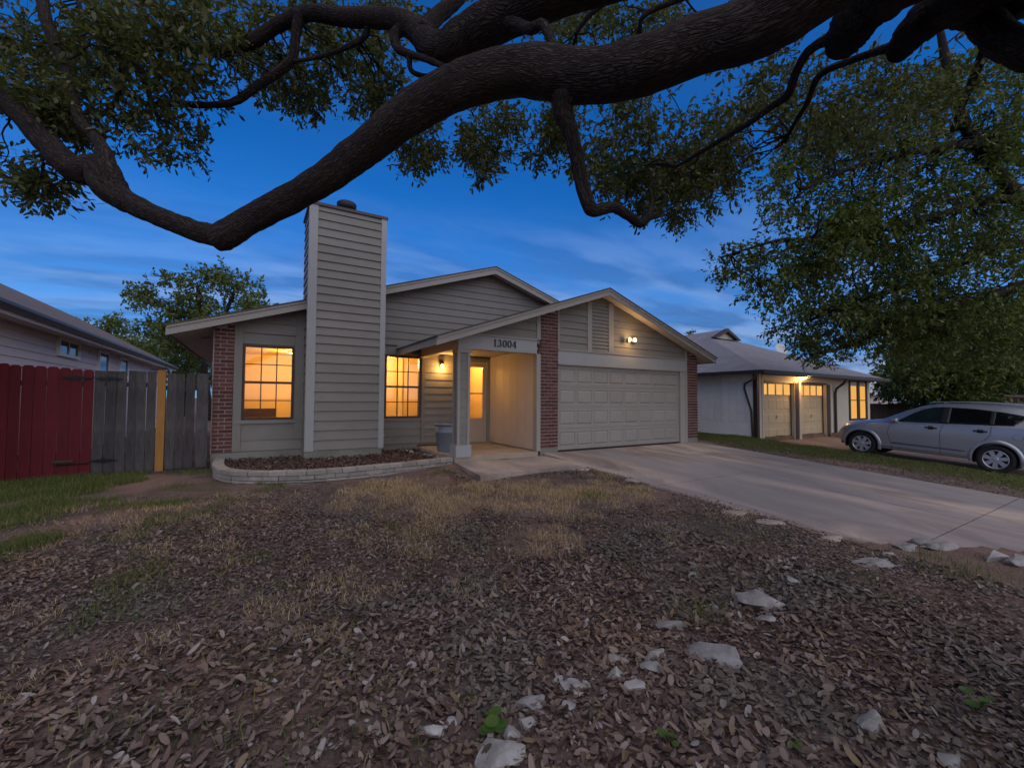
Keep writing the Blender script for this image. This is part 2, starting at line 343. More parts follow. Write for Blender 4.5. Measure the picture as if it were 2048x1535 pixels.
def leafmat(name, stops, trans=.35, rough=.55, patch=None):
    m = MatB(name, rough, .3); c = m.ramp(m.island(), stops)
    if patch:
        a = m.noise(.9, 3, .55); b = m.noise(.55, 3, .5, m.mapping((1, 1, 1), 'Object', (0, 0, .8)))
        c = m.mix(m.math('MULTIPLY', m.ramp(a, [(.48, (0, 0, 0)), (.62, (1, 1, 1))]), .65), c, patch[0], 'MIX'); c = m.mix(m.math('MULTIPLY', m.ramp(b, [(.52, (0, 0, 0)), (.66, (1, 1, 1))]), .55), c, m.mix(.5, c, patch[1]))
    m.color(c)
    t = m.n('ShaderNodeBsdfTranslucent'); m.L.new(m.mix(1.0, c, (1.0, 1.1, .5), 'MULTIPLY'), t.inputs[0]); mx = m.n('ShaderNodeMixShader'); mx.inputs[0].default_value = trans
    m.L.new(m.b.outputs[0], mx.inputs[1]); m.L.new(t.outputs[0], mx.inputs[2]); m.L.new(mx.outputs[0], m.out.inputs[0]); return m.m
M['oakleaf'] = leafmat('oak_leaf', [(0, (.040, .052, .018)), (.5, (.078, .092, .034)), (.85, (.12, .13, .05)), (1, (.16, .15, .08))])
M['rleaf'] = leafmat('elm_leaf', [(0, (.034, .058, .016)), (.5, (.075, .105, .025)), (.85, (.125, .15, .038)), (1, (.19, .185, .05))])
M['bleaf'] = leafmat('far_leaf', [(0, (.050, .075, .026)), (.5, (.105, .140, .040)), (1, (.19, .21, .07))])
M['litter'] = leafmat('fallen_leaf', [(0, (.050, .030, .024)), (.25, (.095, .060, .048)), (.5, (.150, .100, .078)), (.72, (.200, .145, .120)), (.84, (.16, .105, .045)), (.95, (.24, .20, .175)), (1, (.31, .285, .265))], .05, .6, ((.115, .105, .085), (.26, .15, .08)))
M['dry'] = leafmat('dry_grass', [(0, (.28, .195, .09)), (.5, (.48, .35, .18)), (1, (.60, .47, .27))], .2, .7)
M['grass'] = leafmat('green_grass', [(0, (.045, .075, .014)), (.5, (.10, .13, .028)), (.9, (.16, .175, .05)), (1, (.27, .23, .095))], .3, .6)
M['weed'] = leafmat('weed_leaf', [(0, (.045, .095, .014)), (1, (.085, .15, .025))], .3, .4)
M['mulch'] = leafmat('mulch_chip', [(0, (.030, .014, .012)), (.6, (.070, .036, .030)), (.92, (.12, .07, .055)), (1, (.3, .24, .2))], .0, .9)
def soil():
    m = MatB('yard_soil', .95, .1)
    a = m.noise(.55, 5, .6, None, .4); b = m.noise(2.6, 6, .65); f = m.noise(38, 5, .7); g = m.noise(1.1, 4, .6, m.mapping((1, 1, 1), 'Object', (0, 0, 1)))
    col = m.ramp(b, [(.30, (.095, .066, .056)), (.55, (.15, .108, .09)), (.75, (.20, .15, .125))])
    col = m.mix(m.ramp(a, [(.50, (0, 0, 0)), (.60, (1, 1, 1))]), col, m.ramp(f, [(.3, (.19, .115, .085)), (.7, (.25, .165, .13))]))
    col = m.mix(m.math('MULTIPLY', m.ramp(g, [(.54, (0, 0, 0)), (.64, (1, 1, 1))]), .5), col, (.075, .075, .040))
    col = m.mix(m.math('MULTIPLY', m.ramp(f, [(.5, (0, 0, 0)), (.62, (1, 1, 1))]), .5), col, (.05, .034, .03))
    m.color(col); m.bump(m.math('ADD', f, b), .8, .03); return m.m
M['soil'] = soil()
# ================================================================ SETTING
def axis_coords(lo, hi, step, far, n):
    mid = np.arange(lo, hi+step*.5, step); g = np.geomspace(step*1.5, far, n)
    return np.concatenate([(lo-g)[::-1], mid, hi+g])
gx = axis_coords(-6, 21.5, .14, 900, 26); gy = axis_coords(-4, 12, .14, 900, 26)
GX, GY = np.meshgrid(gx, gy); GZ = ground_z(GX, GY)
nx, ny = len(gx), len(gy)
idx = np.arange(nx*ny).reshape(ny, nx)
gf = np.stack([idx[:-1, :-1], idx[:-1, 1:], idx[1:, 1:], idx[1:, :-1]], -1).reshape(-1, 4)
np_mesh('ground', np.stack([GX, GY, GZ], -1).reshape(-1, 3), gf, M['soil'], smooth_=True, kind='structure')

def slab_piece(name, x0, x1, y0, y1, zf, th, mat, parent, lift=0.0, bev=.012):
    m = MB(); ys = np.linspace(y0, y1, 2)
    V = []
    for (yy, z) in ((y0, zf(y0)+lift), (y1, zf(y1)+lift)):
        V += [(x0, yy, z-th), (x0, yy, z-bev), (x0+bev, yy, z), (x1-bev, yy, z), (x1, yy, z-bev), (x1, yy, z-th)]
    Fc = [(i, (i+1) % 6, (i+1) % 6+6, i+6) for i in range(6)]+[(5, 4, 3, 2, 1, 0), (6, 7, 8, 9, 10, 11)]
    Fc = [tuple(reversed(f)) for f in Fc]
    m.add(V, Fc); return m.obj(name, mat, parent)
drive = bpy.data.objects.new('driveway', None); COL.objects.link(drive); drive.location = (8.9, 4, -.3); drive['kind'] = 'structure'
for (x0, x1) in ((5.95, 8.875), (8.9, 11.8)):
    for (y0, y1) in ((5.135, 8.375), (1.9, 5.105), (-1.4, 1.88), (-7.5, -1.42)):
        slab_piece('slab', x0, x1, y0, y1, drive_z, .16, M['drive'], drive, lift=random.uniform(-.002, .002))
ndrive = bpy.data.objects.new('neighbour_driveway', None); COL.objects.link(ndrive); ndrive.location = (17.6, 4, -.3); ndrive['kind'] = 'structure'
def nd_z(y): return -.20-.058*(8.3-y)
for (x0, x1) in ((14.9, 17.6), (17.612, 20.4)):
    for (y0, y1) in ((5.2, 8.36), (1.8, 5.19), (-7.5, 1.79)):
        slab_piece('slab', x0, x1, y0, y1, nd_z, .2, M['ndrive'], ndrive)
walk = MB().prism_z([(3.42, 6.72), (5.93, 6.80), (5.93, 8.37), (3.66, 8.37)], -.24, -.082).obj('front_walk', M['drive'], None, kind='structure')

# ================================================================ MAIN HOUSE
YM, YG = 10.85, 8.40
house = empty('house', (5.5, 13, 0), 'grey lap-sided house with tall chimney, brick piers and the number 13004', 'house')
def part(name, x0, x1, y0, y1, z0, z1, mat, parent=house): return box(name, x0, x1, y0, y1, z0, z1, M[mat], parent)
def zmain(x): return 5.006-.322*abs(x-5.78)
def zgar(x): return 4.14-.345*abs(x-7.797)
def lap(xb0, xb1, xt0, xt1, z0, z1, Y, mat, parent, name='siding_board', out=.024):
    V = [(xb0, Y, z0), (xb1, Y, z0), (xb1, Y-out, z0), (xb0, Y-out, z0), (xt0, Y, z1), (xt1, Y, z1), (xt1, Y-.006, z1), (xt0, Y-.006, z1)]
    return MB().add(V, [(0, 1, 2, 3), (7, 6, 5, 4), (3, 2, 6, 7), (1, 0, 4, 5), (2, 1, 5, 6), (0, 3, 7, 4)]).obj(name, M[mat], parent)
def laps(x0, x1, z0, z1, ex, Y, mat, parent, roof=None, out=.024):
    z = z0
    while z < z1-.01:
        zt = min(z+ex, z1); a, b, c, d = x0, x1, x0, x1
        if roof:
            ap, az, sl = roof
            lo = lambda zz: ap-(az-zz)/sl
            hi = lambda zz: ap+(az-zz)/sl
            if z > az-.03: break
            zt = min(zt, az-.01)
            a, c = max(x0, lo(z)), max(x0, lo(zt)); b, d = min(x1, hi(z)), min(x1, hi(zt))
        if b-a > .05 and d-c > -.001: lap(a, b, c, max(d, c+.001), z, zt-.012, Y, mat, parent, out=out)
        z += ex
RM = (5.78, 5.006-.13, .322); RG = (7.797, 4.14-.13, .345)
# ---- front wall backing with real openings
m = MB(); Yb = YM+.12
for (a, b, c, d) in ((-.735, -.20, .09, 2.39), (-.20, .74, .09, .80), (.74, 2.82, .09, 2.39), (2.82, 3.71, .09, .78), (2.82, 3.71, 2.34, 2.39),
                     (3.71, 4.78, .09, 2.39), (4.78, 5.72, 2.30, 2.39), (5.72, 11.7, .09, 2.39)):
    m.box(a, b, YM, Yb, c, d)
m.prism_y([(-.735, 2.39), (11.7, 2.39), (11.7, zmain(11.7)-.1), (5.78, 5.006-.1), (-.735, zmain(-.735)-.1)], YM, Yb)
m.box(-.735, -.62, Yb, 19.5, .09, 2.75); m.box(11.6, 11.7, Yb, 19.5, .0, 2.9)
m.prism_y([(-.735, .09), (11.7, .09), (11.7, zmain(11.7)-.1), (5.78, 5.006-.1), (-.735, zmain(-.735)-.1)], 19.5, 19.6)
wall = m.obj('front_wall', M['wall'], house)
found = MB().box(-.75, 3.66, YM-.03, 19.6, -.4, .09).box(3.66, 11.7, YM-.02, 19.6, -.4, .012).obj('foundation', M['found'], house)
# left bay
part('trim_board', -.388, -.235, YM-.035, YM-.001, .11, 2.95, 'wall', wall)
part('trim_board', .775, .955, YM-.035, YM-.001, .335, 3.3, 'wall', wall)
part('trim_board', -.233, .773, YM-.026, YM-.001, 2.43, 2.665, 'wall', wall)
part('ledge_trim', -.233, .80, YM-.055, YM-.001, 2.668, 2.715, 'wall', wall)
laps(-.233, .773, 2.72, 3.6, .187, YM, 'siding', wall, RM)
part('trim_board', -.388, .80, YM-.045, YM-.001, .70, .775, 'wall', wall)
lap(-.386, .95, -.386, .95, .115, .335, YM, 'siding', wall); lap(-.30, .773, -.30, .773, .338, .698, YM, 'siding', wall, out=.02)
# right of chimney
laps(2.62, 7.9, 2.60, 5.0, .187, YM, 'siding', wall, RM)
part('trim_board', 2.62, 3.755, YM-.024, YM-.001, 2.375, 2.598, 'wall', wall)
part('trim_board', 3.757, 3.845, YM-.04, YM-.001, .10, 2.60, 'siding', wall)
part('trim_board', 2.62, 3.755, YM-.045, YM-.001, .69, .755, 'wall', wall)
lap(2.62, 3.755, 2.62, 3.755, .50, .688, YM, 'siding', wall); lap(2.62, 3.755, 2.62, 3.755, .30, .498, YM, 'siding', wall); lap(2.62, 3.755, 2.62, 3.755, .11, .298, YM, 'siding', wall)
laps(3.847, 4.69, .10, 2.50, .185, YM, 'siding', wall)
part('flashing', 2.625, 3.09, YM-.05, YM-.026, 2.603, 2.622, 'gutter', wall)
# ---- windows
def window(x0, x1, z0, z1, label=None):
    Y0 = YM-.028; fr = .045
    m = MB()
    for (a, b, c, d) in ((x0, x1, z0, z0+fr), (x0, x1, z1-fr, z1), (x0, x0+fr, z0+fr, z1-fr), (x1-fr, x1, z0+fr, z1-fr)): m.box(a, b, Y0, Y0+.10, c, d)
    w = m.obj('window', M['winframe'], house)
    ix0, ix1, iz0, iz1 = x0+fr, x1-fr, z0+fr, z1-fr; zm = (iz0+iz1)/2
    part('meeting_rail', ix0, ix1, Y0+.012, Y0+.07, zm-.026, zm+.026, 'winframe', w)
    cw = (ix1-ix0)/3
    for k in (1, 2): part('muntin', ix0+k*cw-.011, ix0+k*cw+.011, Y0+.022, Y0+.06, iz0, iz1, 'winframe', w)
    rows = [(iz0, (iz0+zm-.026)/2), ((iz0+zm-.026)/2, zm-.026), (zm+.026, (iz1+zm+.026)/2), ((iz1+zm+.026)/2, iz1)]
    for z in (rows[0][1], rows[2][1]): part('muntin', ix0, ix1, Y0+.0235, Y0+.0585, z-.010, z+.010, 'winframe', w)
    for k in range(3):
        for (a, b) in rows: part('pane', ix0+k*cw+.006, ix0+(k+1)*cw-.006, Y0+.039, Y0+.043, a+.004, b-.004, 'glass', w)
    return w
window(-.225, .757, .785, 2.405); window(2.80, 3.73, .765, 2.355)
# ---- interior: two lit rooms behind the windows and an entry behind the door
m = MB(); rz0, rz1, yb = .10, 2.52, 14.4
m.box(-.6, 2.3, yb, yb+.08, rz0, rz1); m.box(-.61, -.53, Yb+.01, yb, rz0, rz1); m.box(2.25, 2.33, Yb+.01, yb, rz0, rz1)
m.box(2.34, 4.70, 13.0, 13.08, rz0, rz1); m.box(4.64, 4.72, Yb+.01, 13.0, rz0, rz1)
m.box(4.73, 5.95, 12.3, 12.38, rz0, rz1); m.box(5.80, 5.88, Yb+.01, 12.3, rz0, rz1)
m.obj('interior_wall', M['cream'], house)
MB().box(-.6, 5.9, Yb+.01, yb, rz1+.002, rz1+.06).obj('interior_ceiling', M['cream'], house)
MB().box(-.6, 5.9, Yb+.005, yb, .03, .098).obj('interior_floor', M['intfloor'], house)
def panel_door(name, x0, x1, z0, z1, Y, mat, parent):
    d = part(name, x0, x1, Y, Y+.04, z0, z1, mat, parent); w, h = x1-x0, z1-z0
    for cx in (0, 1):
        for (a, b) in ((.08, .36), (.42, .74), (.80, .94)):
            xa = x0+w*(.13+cx*.40); xb = xa+w*.34
            MB().add([(xa, Y-.001, z0+h*a), (xb, Y-.001, z0+h*a), (xb, Y-.001, z0+h*b), (xa, Y-.001, z0+h*b), (xa+.03, Y-.022, z0+h*a+.03), (xb-.03, Y-.022, z0+h*a+.03), (xb-.03, Y-.022, z0+h*b-.03), (xa+.03, Y-.022, z0+h*b-.03)],
                     [(4, 5, 6, 7), (0, 1, 5, 4), (1, 2, 6, 5), (2, 3, 7, 6), (3, 0, 4, 7)]).obj('door_panel', M[mat], d)
    return d
part('interior_trim', .92, 1.02, yb-.05, yb-.001, rz0, 2.2, 'white'); part('interior_trim', 1.85, 1.95, yb-.05, yb-.001, rz0, 2.2, 'white'); part('interior_trim', .92, 1.95, yb-.049, yb-.001, 2.2, 2.28, 'white')
panel_door('interior_door', 1.03, 1.84, rz0+.01, 2.19, yb-.06, 'white', house)
panel_door('interior_door', 4.80, 5.62, rz0+.01, 2.24, 12.22, 'white', house)  # panel door set back from the storm door so the added entry lamp lights it
part('interior_trim', 3.75, 3.87, 12.9, 12.999, rz0, rz1, 'white')
part('sideboard', -.45, .55, 14.0, 14.38, .10, .95, 'brown')
def lamp_light(name, loc, power, col=(1, .50, .10), r=.12):
    l = bpy.data.lights.new(name, 'POINT'); l.energy = power; l.color = col; l.shadow_soft_size = r; o = bpy.data.objects.new(name, l); COL.objects.link(o); o.location = loc
    return o
def room_lamp(loc, power, where):
    t = empty('ceiling_lamp', loc, 'round ceiling lamp lit indoors behind '+where, 'lamp', 'ceiling lamps inside the rooms')
    MB().lathe((loc[0], loc[1], rz1-.012), [(.16, 0), (.16, -.02), (.12, -.05), (.0, -.06)], 20).obj('lamp_shade', M['white'], t, True)
    lamp_light('room_light', (loc[0], loc[1], rz1-.25), power)
room_lamp((.9, 12.9, rz1-.07), 115, 'the window beside the brick corner'); room_lamp((3.3, 12.1, rz1-.07), 85, 'the window next to the porch lamp'); room_lamp((5.2, 11.55, rz1-.07), 48, 'the glass storm door, added to make it glow')  # last lamp is an added source that makes the storm door glass glow
# ---- brick piers
BW, BH, BJ = .205, .070, .012
def brick_mesh(w):
    m = MB(); b = .004; d = .03
    V = [(0, 0, 0), (w, 0, 0), (w, 0, BH), (0, 0, BH), (b, -d, b), (w-b, -d, b), (w-b, -d, BH-b), (b, -d, BH-b)]
    m.add(V, [(4, 5, 6, 7), (0, 1, 5, 4), (1, 2, 6, 5), (2, 3, 7, 6), (3, 0, 4, 7)]); me = mesh('brick', m.V, m.F); me.materials.append(M['brick']); return me
_bm = {}
def pier(x0, x1, Y, z0, topf, depth, soldier=False):
    zt0, zt1 = topf(x0), topf(x1)
    p = MB().prism_y([(x0+.004, z0), (x1-.004, z0), (x1-.004, zt1), (x0+.004, zt0)], Y, Y+depth).obj('brick_pier', M['mortar'], house)
    z = z0+.004; row = 0
    while z < max(zt0, zt1)-.05:
        x = x0; first = True
        while x < x1-.02:
            w = BW if not (first and row % 2) else (BW-BJ)/2
            w = min(w, x1-x)
            if x1-(x+w+BJ) < .03: w = x1-x
            if z+BH < topf(x+w/2)+.02:
                k = round(w, 3)
                if k not in _bm: _bm[k] = brick_mesh(k)
                link('brick', _bm[k], None, p, loc=(x, Y-random.uniform(-.003, .003)+.018, z))
            x += w+BJ; first = False
        z += BH+BJ; row += 1
    return p
pier(-.735, -.392, YM-.03, .10, lambda x: zmain(x)-.17, .12)
pier(5.87, 6.378, YG-.01, .10, lambda x: zgar(x)-.17, .4)
pier(11.322, 11.80, YG-.01, .11, lambda x: zgar(x)-.17, .4)
part('pier_base', 5.866, 6.382, YG-.012, YG+.4, -.2, .098, 'found'); part('pier_base', 11.318, 11.803, YG-.012, YG+.4, -.25, .108, 'found')
# brick return of the left corner
MB().box(-.76, -.737, YM-.02, 19.6, .09, 2.7).obj('side_wall', M['mortar'], house)
# ---- chimney
YC, CX0, CX1, CT = 10.20, .957, 2.618, 5.56
chim = MB().box(CX0+.02, CX1-.02, YC+.02, YM+.6, .12, CT).obj('chimney', M['wall'], house)
MB().box(CX0-.01, CX1-.03, YC+.01, YM-.04, -.3, .118).obj('chimney_base', M['found'], chim)
z = .125
zs = []
while z < CT-.02:
    ex = .213 if z < 2.40 else .1845
    zt = min(z+ex, CT-.005); zs.append((z, zt)); z = zt
for (a, b) in zs:
    lap(CX0+.165, CX1-.115, CX0+.165, CX1-.115, a, b-.013, YC+.02, 'siding', chim, out=.03)
    V = [(CX0+.02, YC+.115, a), (CX0+.02, YM+.55, a), (CX0-.006, YM+.55, a), (CX0-.006, YC+.115, a), (CX0+.02, YC+.115, b-.013), (CX0+.02, YM+.55, b-.013), (CX0+.012, YM+.55, b-.013), (CX0+.012, YC+.115, b-.013)]
    MB().add(V, [(3, 2, 1, 0), (4, 5, 6, 7), (7, 6, 2, 3), (0, 1, 5, 4), (6, 5, 1, 2), (4, 7, 3, 0)]).obj('siding_board', M['siding'], chim)
MB().box(CX0-.012, CX0+.165, YC-.012, YC+.019, .10, CT).box(CX0-.012, CX0+.018, YC+.019, YC+.115, .10, CT).obj('corner_board', M['chimtrim'], chim)
MB().box(CX1-.115, CX1+.008, YC-.012, YC+.019, .10, CT).obj('corner_board', M['chimtrim'], chim)
cap = MB().add([(CX0-.03, YC-.03, CT-.03), (CX1+.03, YC-.03, CT-.03), (CX1+.03, YM+.63, CT-.03), (CX0-.03, YM+.63, CT-.03), (CX0-.03, YC-.03, CT+.035), (CX1+.03, YC-.03, CT+.035), (CX1+.03, YM+.63, CT+.035), (CX0-.03, YM+.63, CT+.035), (CX0+.5, YC+.5, CT+.10), (CX1-.5, YC+.5, CT+.10), (CX1-.5, YM+.2, CT+.10), (CX0+.5, YM+.2, CT+.10)],
         [(0, 1, 5, 4), (1, 2, 6, 5), (2, 3, 7, 6), (3, 0, 4, 7), (4, 5, 9, 8), (5, 6, 10, 9), (6, 7, 11, 10), (7, 4, 8, 11), (8, 9, 10, 11), (3, 2, 1, 0)]).obj('chimney_cap', M['gutter'], chim)
MB().lathe((1.80, 10.75, CT+.06), [(0, 0), (.14, 0), (.14, .14), (.22, .15), (.225, .31), (.20, .335), (0, .34)], 24).obj('flue', M['flue'], chim, True)
# ---- roofs
def uv_planar(o, ux, uy, org=(0, 0, 0)):
    me = o.data; uv = me.uv_layers.new(name='UVMap'); ux = Vector(ux); uy = Vector(uy); org = Vector(org)
    for lp in me.loops:
        p = me.vertices[lp.vertex_index].co-org; uv.data[lp.index].uv = (p.dot(ux), p.dot(uy))
def gable_roof(zf, xa, x0, x1, y0, y1, fdepth, name='roof'):
    ch = lambda dz0, dz1, a, b: [(a, zf(a)+dz0), (xa, zf(xa)+dz0), (b, zf(b)+dz0), (b, zf(b)+dz1), (xa, zf(xa)+dz1), (a, zf(a)+dz1)]
    r = MB().prism_y(ch(-.012, .016, x0-.03, x1+.03), y0-.03, y1+.03).obj(name, M['roof'], house)
    uv_planar(r, (0, 1, 0), (1.0, 0, .33))
    MB().prism_y(ch(-.125, -.0125, x0+.02, x1-.02), y0+.034, y1).obj('soffit', M['soffit'], r)
    fs = MB().prism_y([(x0, zf(x0)-fdepth), (xa-.0, zf(xa)-fdepth), (xa, zf(xa)-.013), (x0, zf(x0)-.013)], y0, y0+.033).obj('fascia_board', M['trim'], r)
    MB().prism_y([(xa+.003, zf(xa)-fdepth), (x1, zf(x1)-fdepth), (x1, zf(x1)-.013), (xa+.003, zf(xa)-.013)], y0, y0+.033).obj('fascia_board', M['trim'], r)
    MB().prism_y([(x0+.02, zf(x0+.02)-.062), (xa, zf(xa)-.062), (xa, zf(xa)-.013), (x0+.02, zf(x0+.02)-.013)], y0-.018, y0-.001).obj('rake_trim', M['trim'], r)
    MB().prism_y([(xa+.003, zf(xa)-.062), (x1-.02, zf(x1-.02)-.062), (x1-.02, zf(x1-.02)-.013), (xa+.003, zf(xa)-.013)], y0-.018, y0-.001).obj('rake_trim', M['trim'], r)
    MB().box(x0-.004, x0+.018, y0+.034, y1, zf(x0)-fdepth+.02, zf(x0)-.014).obj('eave_fascia', M['trim'], r)
    MB().box(x1-.018, x1+.004, y0+.034, y1, zf(x1)-fdepth+.02, zf(x1)-.014).obj('eave_fascia', M['trim'], r)
    return r
rm = gable_roof(zmain, 5.78, -1.50, 13.0, 10.50, 20.0, .20)
rg = gable_roof(zgar, 7.797, 3.10, 12.306, 8.066, YM-.01, .185)
# soffit planks and vent under the left eave
for (y0, y1) in ((10.55, 11.55), (11.56, 12.9), (12.91, 14.3), (14.31, 16.5)):
    MB().add([(-1.47, y0, zmain(-1.47)-.150), (-.78, y0, zmain(-.78)-.150), (-.78, y1, zmain(-.78)-.150), (-1.47, y1, zmain(-1.47)-.150), (-1.47, y0, zmain(-1.47)-.128), (-.78, y0, zmain(-.78)-.128), (-.78, y1, zmain(-.78)-.128), (-1.47, y1, zmain(-1.47)-.128)],
             [(3, 2, 1, 0), (0, 1, 5, 4), (1, 2, 6, 5), (2, 3, 7, 6), (3, 0, 4, 7)]).obj('soffit_board', M['soffit'], rm)
MB().add([(-1.10, 12.1, zmain(-1.10)-.158), (-.92, 12.1, zmain(-.92)-.158), (-.92, 12.5, zmain(-.92)-.158), (-1.10, 12.5, zmain(-1.10)-.158)], [(3, 2, 1, 0)]).obj('soffit_vent', M['gutter'], rm)
# ---- garage front
gw = MB(); gw.box(6.382, 11.32, YG+.06, YG+.16, 2.12, 2.5)
gw.prism_y([(3.72, 2.62), (11.8, 2.5), (11.8, zgar(11.8)-.1), (7.797, 4.14-.1), (3.72, zgar(3.72)-.1)], YG+.02, YG+.14)
gw.box(11.7, 11.8, YG+.15, YM, 0, 2.6); gwall = gw.obj('garage_wall', M['wall'], house)
laps(6.435, 7.34, 2.515, 4.1, .178, YG+.02, 'siding', gwall, RG); laps(8.262, 11.235, 2.515, 4.1, .178, YG+.02, 'siding', gwall, RG)
laps(3.74, 5.752, 2.70, 3.6, .20, YG+.02, 'siding', gwall, RG)
z = 2.52
while z < 3.90:
    lap(7.488, 8.078, 7.488, 8.078, z, z+.088, YG+.02, 'siding', gwall, 'louver_slat', .03); z += .094
for (a, b, t) in ((7.34, 7.487, 3.80), (8.08, 8.26, 3.86), (11.236, 11.318, 2.80), (6.382, 6.433, 3.52), (5.754, 5.868, 3.36)):
    z0 = 2.69 if a < 6 else 2.512
    MB().prism_y([(a, z0), (b, z0), (b, min(t, zgar(b)-.13)), (a, min(t, zgar(a)-.13))], YG-.012, YG+.019).obj('trim_board', M['trim'], gwall)
hd = part('garage_header', 6.384, 11.318, YG-.014, YG+.055, 2.155, 2.475, 'chimtrim')
part('header_ledge', 6.384, 11.318, YG-.035, YG+.055, 2.4755, 2.5105, 'trim', hd); part('header_lip', 6.384, 11.24, YG-.028, YG+.055, 2.118, 2.1545, 'trim', hd)
MB().box(11.0, 11.318, YG-.008, YG+.12, -.02, 2.117).obj('door_jamb', M['trim'], house)
MB().box(11.235, 11.317, YG-.02, YG-.0085, -.02, 2.15).obj('door_jamb', M['trim'], house)
gd = part('garage_door', 6.384, 11.0, YG+.065, YG+.11, .012, 2.12, 'gdoor')
sh = 2.10/4
pm = None
pw = (11.0-6.384-.10)/8
V = [(.03, 0, .09), (pw-.03, 0, .09), (pw-.03, 0, sh-.09), (.03, 0, sh-.09), (.045, .012, .105), (pw-.045, .012, .105), (pw-.045, .012, sh-.105), (.045, .012, sh-.105), (.075, -.006, .135), (pw-.075, -.006, .135), (pw-.075, -.006, sh-.135), (.075, -.006, sh-.135)]
PF = [(0, 1, 5, 4), (1, 2, 6, 5), (2, 3, 7, 6), (3, 0, 4, 7), (4, 5, 9, 8), (5, 6, 10, 9), (6, 7, 11, 10), (7, 4, 8, 11), (8, 9, 10, 11)]
pm = mesh('panel', V, PF); pm.materials.append(M['gdoor'])
for r in range(4):
    z0 = .014+r*sh
    # section face with openings for the pressed panels
    s = MB(); x0, x1 = 6.386, 10.998; Y1 = YG+.045
    s.box(x0, x1, Y1, YG+.064, z0+.004, z0+.09); s.box(x0, x1, Y1, YG+.064, z0+sh-.09, z0+sh-.004)
    xs = [6.434+k*pw for k in range(9)]
    s.box(x0, xs[0]+.03, Y1, YG+.064, z0+.0901, z0+sh-.0901); s.box(xs[8]-.03, x1, Y1, YG+.064, z0+.0901, z0+sh-.0901)
    for k in range(1, 8): s.box(xs[k]-.03, xs[k]+.03, Y1, YG+.064, z0+.0901, z0+sh-.0901)
    s.obj('door_section', M['gdoor'], gd)
    for k in range(8): link('panel', pm, None, gd, loc=(xs[k], Y1, z0))
part('door_seal', 6.384, 11.0, YG+.04, YG+.064, -.018, .012, 'dark', gd)
# ---- porch
pf = MB().box(3.66, 5.80, YG-.005, YM-.021, -.3, .018).obj('porch_floor', M['slab'], house)
ph = part('porch_header', 3.722, 5.753, YG-.012, YG+.019, 2.372, 2.655, 'chimtrim')
part('header_ledge', 3.70, 5.753, YG-.035, YG+.019, 2.6555, 2.695, 'trim', ph); part('header_lip', 3.71, 5.753, YG-.022, YG+.11, 2.345, 2.3715, 'trim', ph)
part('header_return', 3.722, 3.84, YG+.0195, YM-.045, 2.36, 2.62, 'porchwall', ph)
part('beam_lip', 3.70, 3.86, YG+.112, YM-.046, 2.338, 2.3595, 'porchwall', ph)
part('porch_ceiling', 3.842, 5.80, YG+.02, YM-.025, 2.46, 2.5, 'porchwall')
# side wall of garage facing the porch, in grooved panels
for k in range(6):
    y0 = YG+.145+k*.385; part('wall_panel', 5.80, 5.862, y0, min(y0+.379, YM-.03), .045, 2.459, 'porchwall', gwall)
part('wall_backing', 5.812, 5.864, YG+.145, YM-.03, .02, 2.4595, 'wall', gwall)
part('trim_board', 5.752, 5.868, YG-.013, YG+.14, .03, 2.345, 'trim', gwall)
col = empty('porch_column_part', (0, 0, 0), '', '')
bpy.data.objects.remove(col)
col = MB().box(3.735, 3.985, YG+.01, YG+.245, .27, 2.344).obj('porch_column', M['wall'], house)
for (a, b, c, d) in ((3.712, 3.765, YG-.012, YG+.009), (3.945, 4.002, YG-.012, YG+.009)): part('corner_board', a, b, c, d, .27, 2.343, 'trim', col)
part('corner_board', 3.712, 3.7345, YG+.0095, YG+.05, .27, 2.343, 'trim', col); part('corner_board', 3.712, 3.7345, YG+.21, YG+.26, .27, 2.343, 'trim', col)
part('column_cap', 3.705, 4.008, YG-.018, YG+.262, 2.26, 2.3435, 'trim', col)
z = .275
while z < 2.25:
    zt = min(z+.20, 2.258); lap(3.766, 3.944, 3.766, 3.944, z, zt-.004, YG+.01, 'siding', col, out=.014)
    MB().add([(3.735, YG+.051, z), (3.735, YG+.209, z), (3.722, YG+.209, z), (3.722, YG+.051, z), (3.735, YG+.051, zt-.004), (3.735, YG+.209, zt-.004), (3.73, YG+.209, zt-.004), (3.73, YG+.051, zt-.004)],
             [(3, 2, 1, 0), (4, 5, 6, 7), (7, 6, 2, 3), (6, 5, 1, 2), (4, 7, 3, 0)]).obj('siding_board', M['siding'], col)
    z += .20
part('column_base', 3.672, 4.03, YG-.04, YG+.29, .019, .272, 'chimtrim', col)
# ---- house number, five serif digits
def stroke(pts, w, ox, oz, s, close=False):
    pts = [np.array(p, float) for p in pts]; n = len(pts); L, Rr = [], []
    for i in range(n):
        a = pts[(i-1) % n] if (close or i > 0) else pts[i]; b = pts[(i+1) % n] if (close or i < n-1) else pts[i]
        t = (b-a)/ (np.linalg.norm(b-a)+1e-9); nn = np.array([-t[1], t[0]]); ww = w(i/(n-1 if not close else n), t) if callable(w) else w
        L.append(pts[i]+nn*ww/2); Rr.append(pts[i]-nn*ww/2)
    V = [(ox+p[0]*s, 0, oz+p[1]*s) for p in L]+[(ox+p[0]*s, 0, oz+p[1]*s) for p in Rr]
    k = n if close else n-1
    V2 = [(x, YG-.03, z) for x, _, z in V]+[(x, YG-.0125, z) for x, _, z in V]; N2 = 2*n
    Fc = []
    for i in range(k):
        j = (i+1) % n; Fc += [(i+n, j+n, j, i), (i, j, j+N2, i+N2), (j+n, i+n, i+n+N2, j+n+N2)]
    return V2, Fc
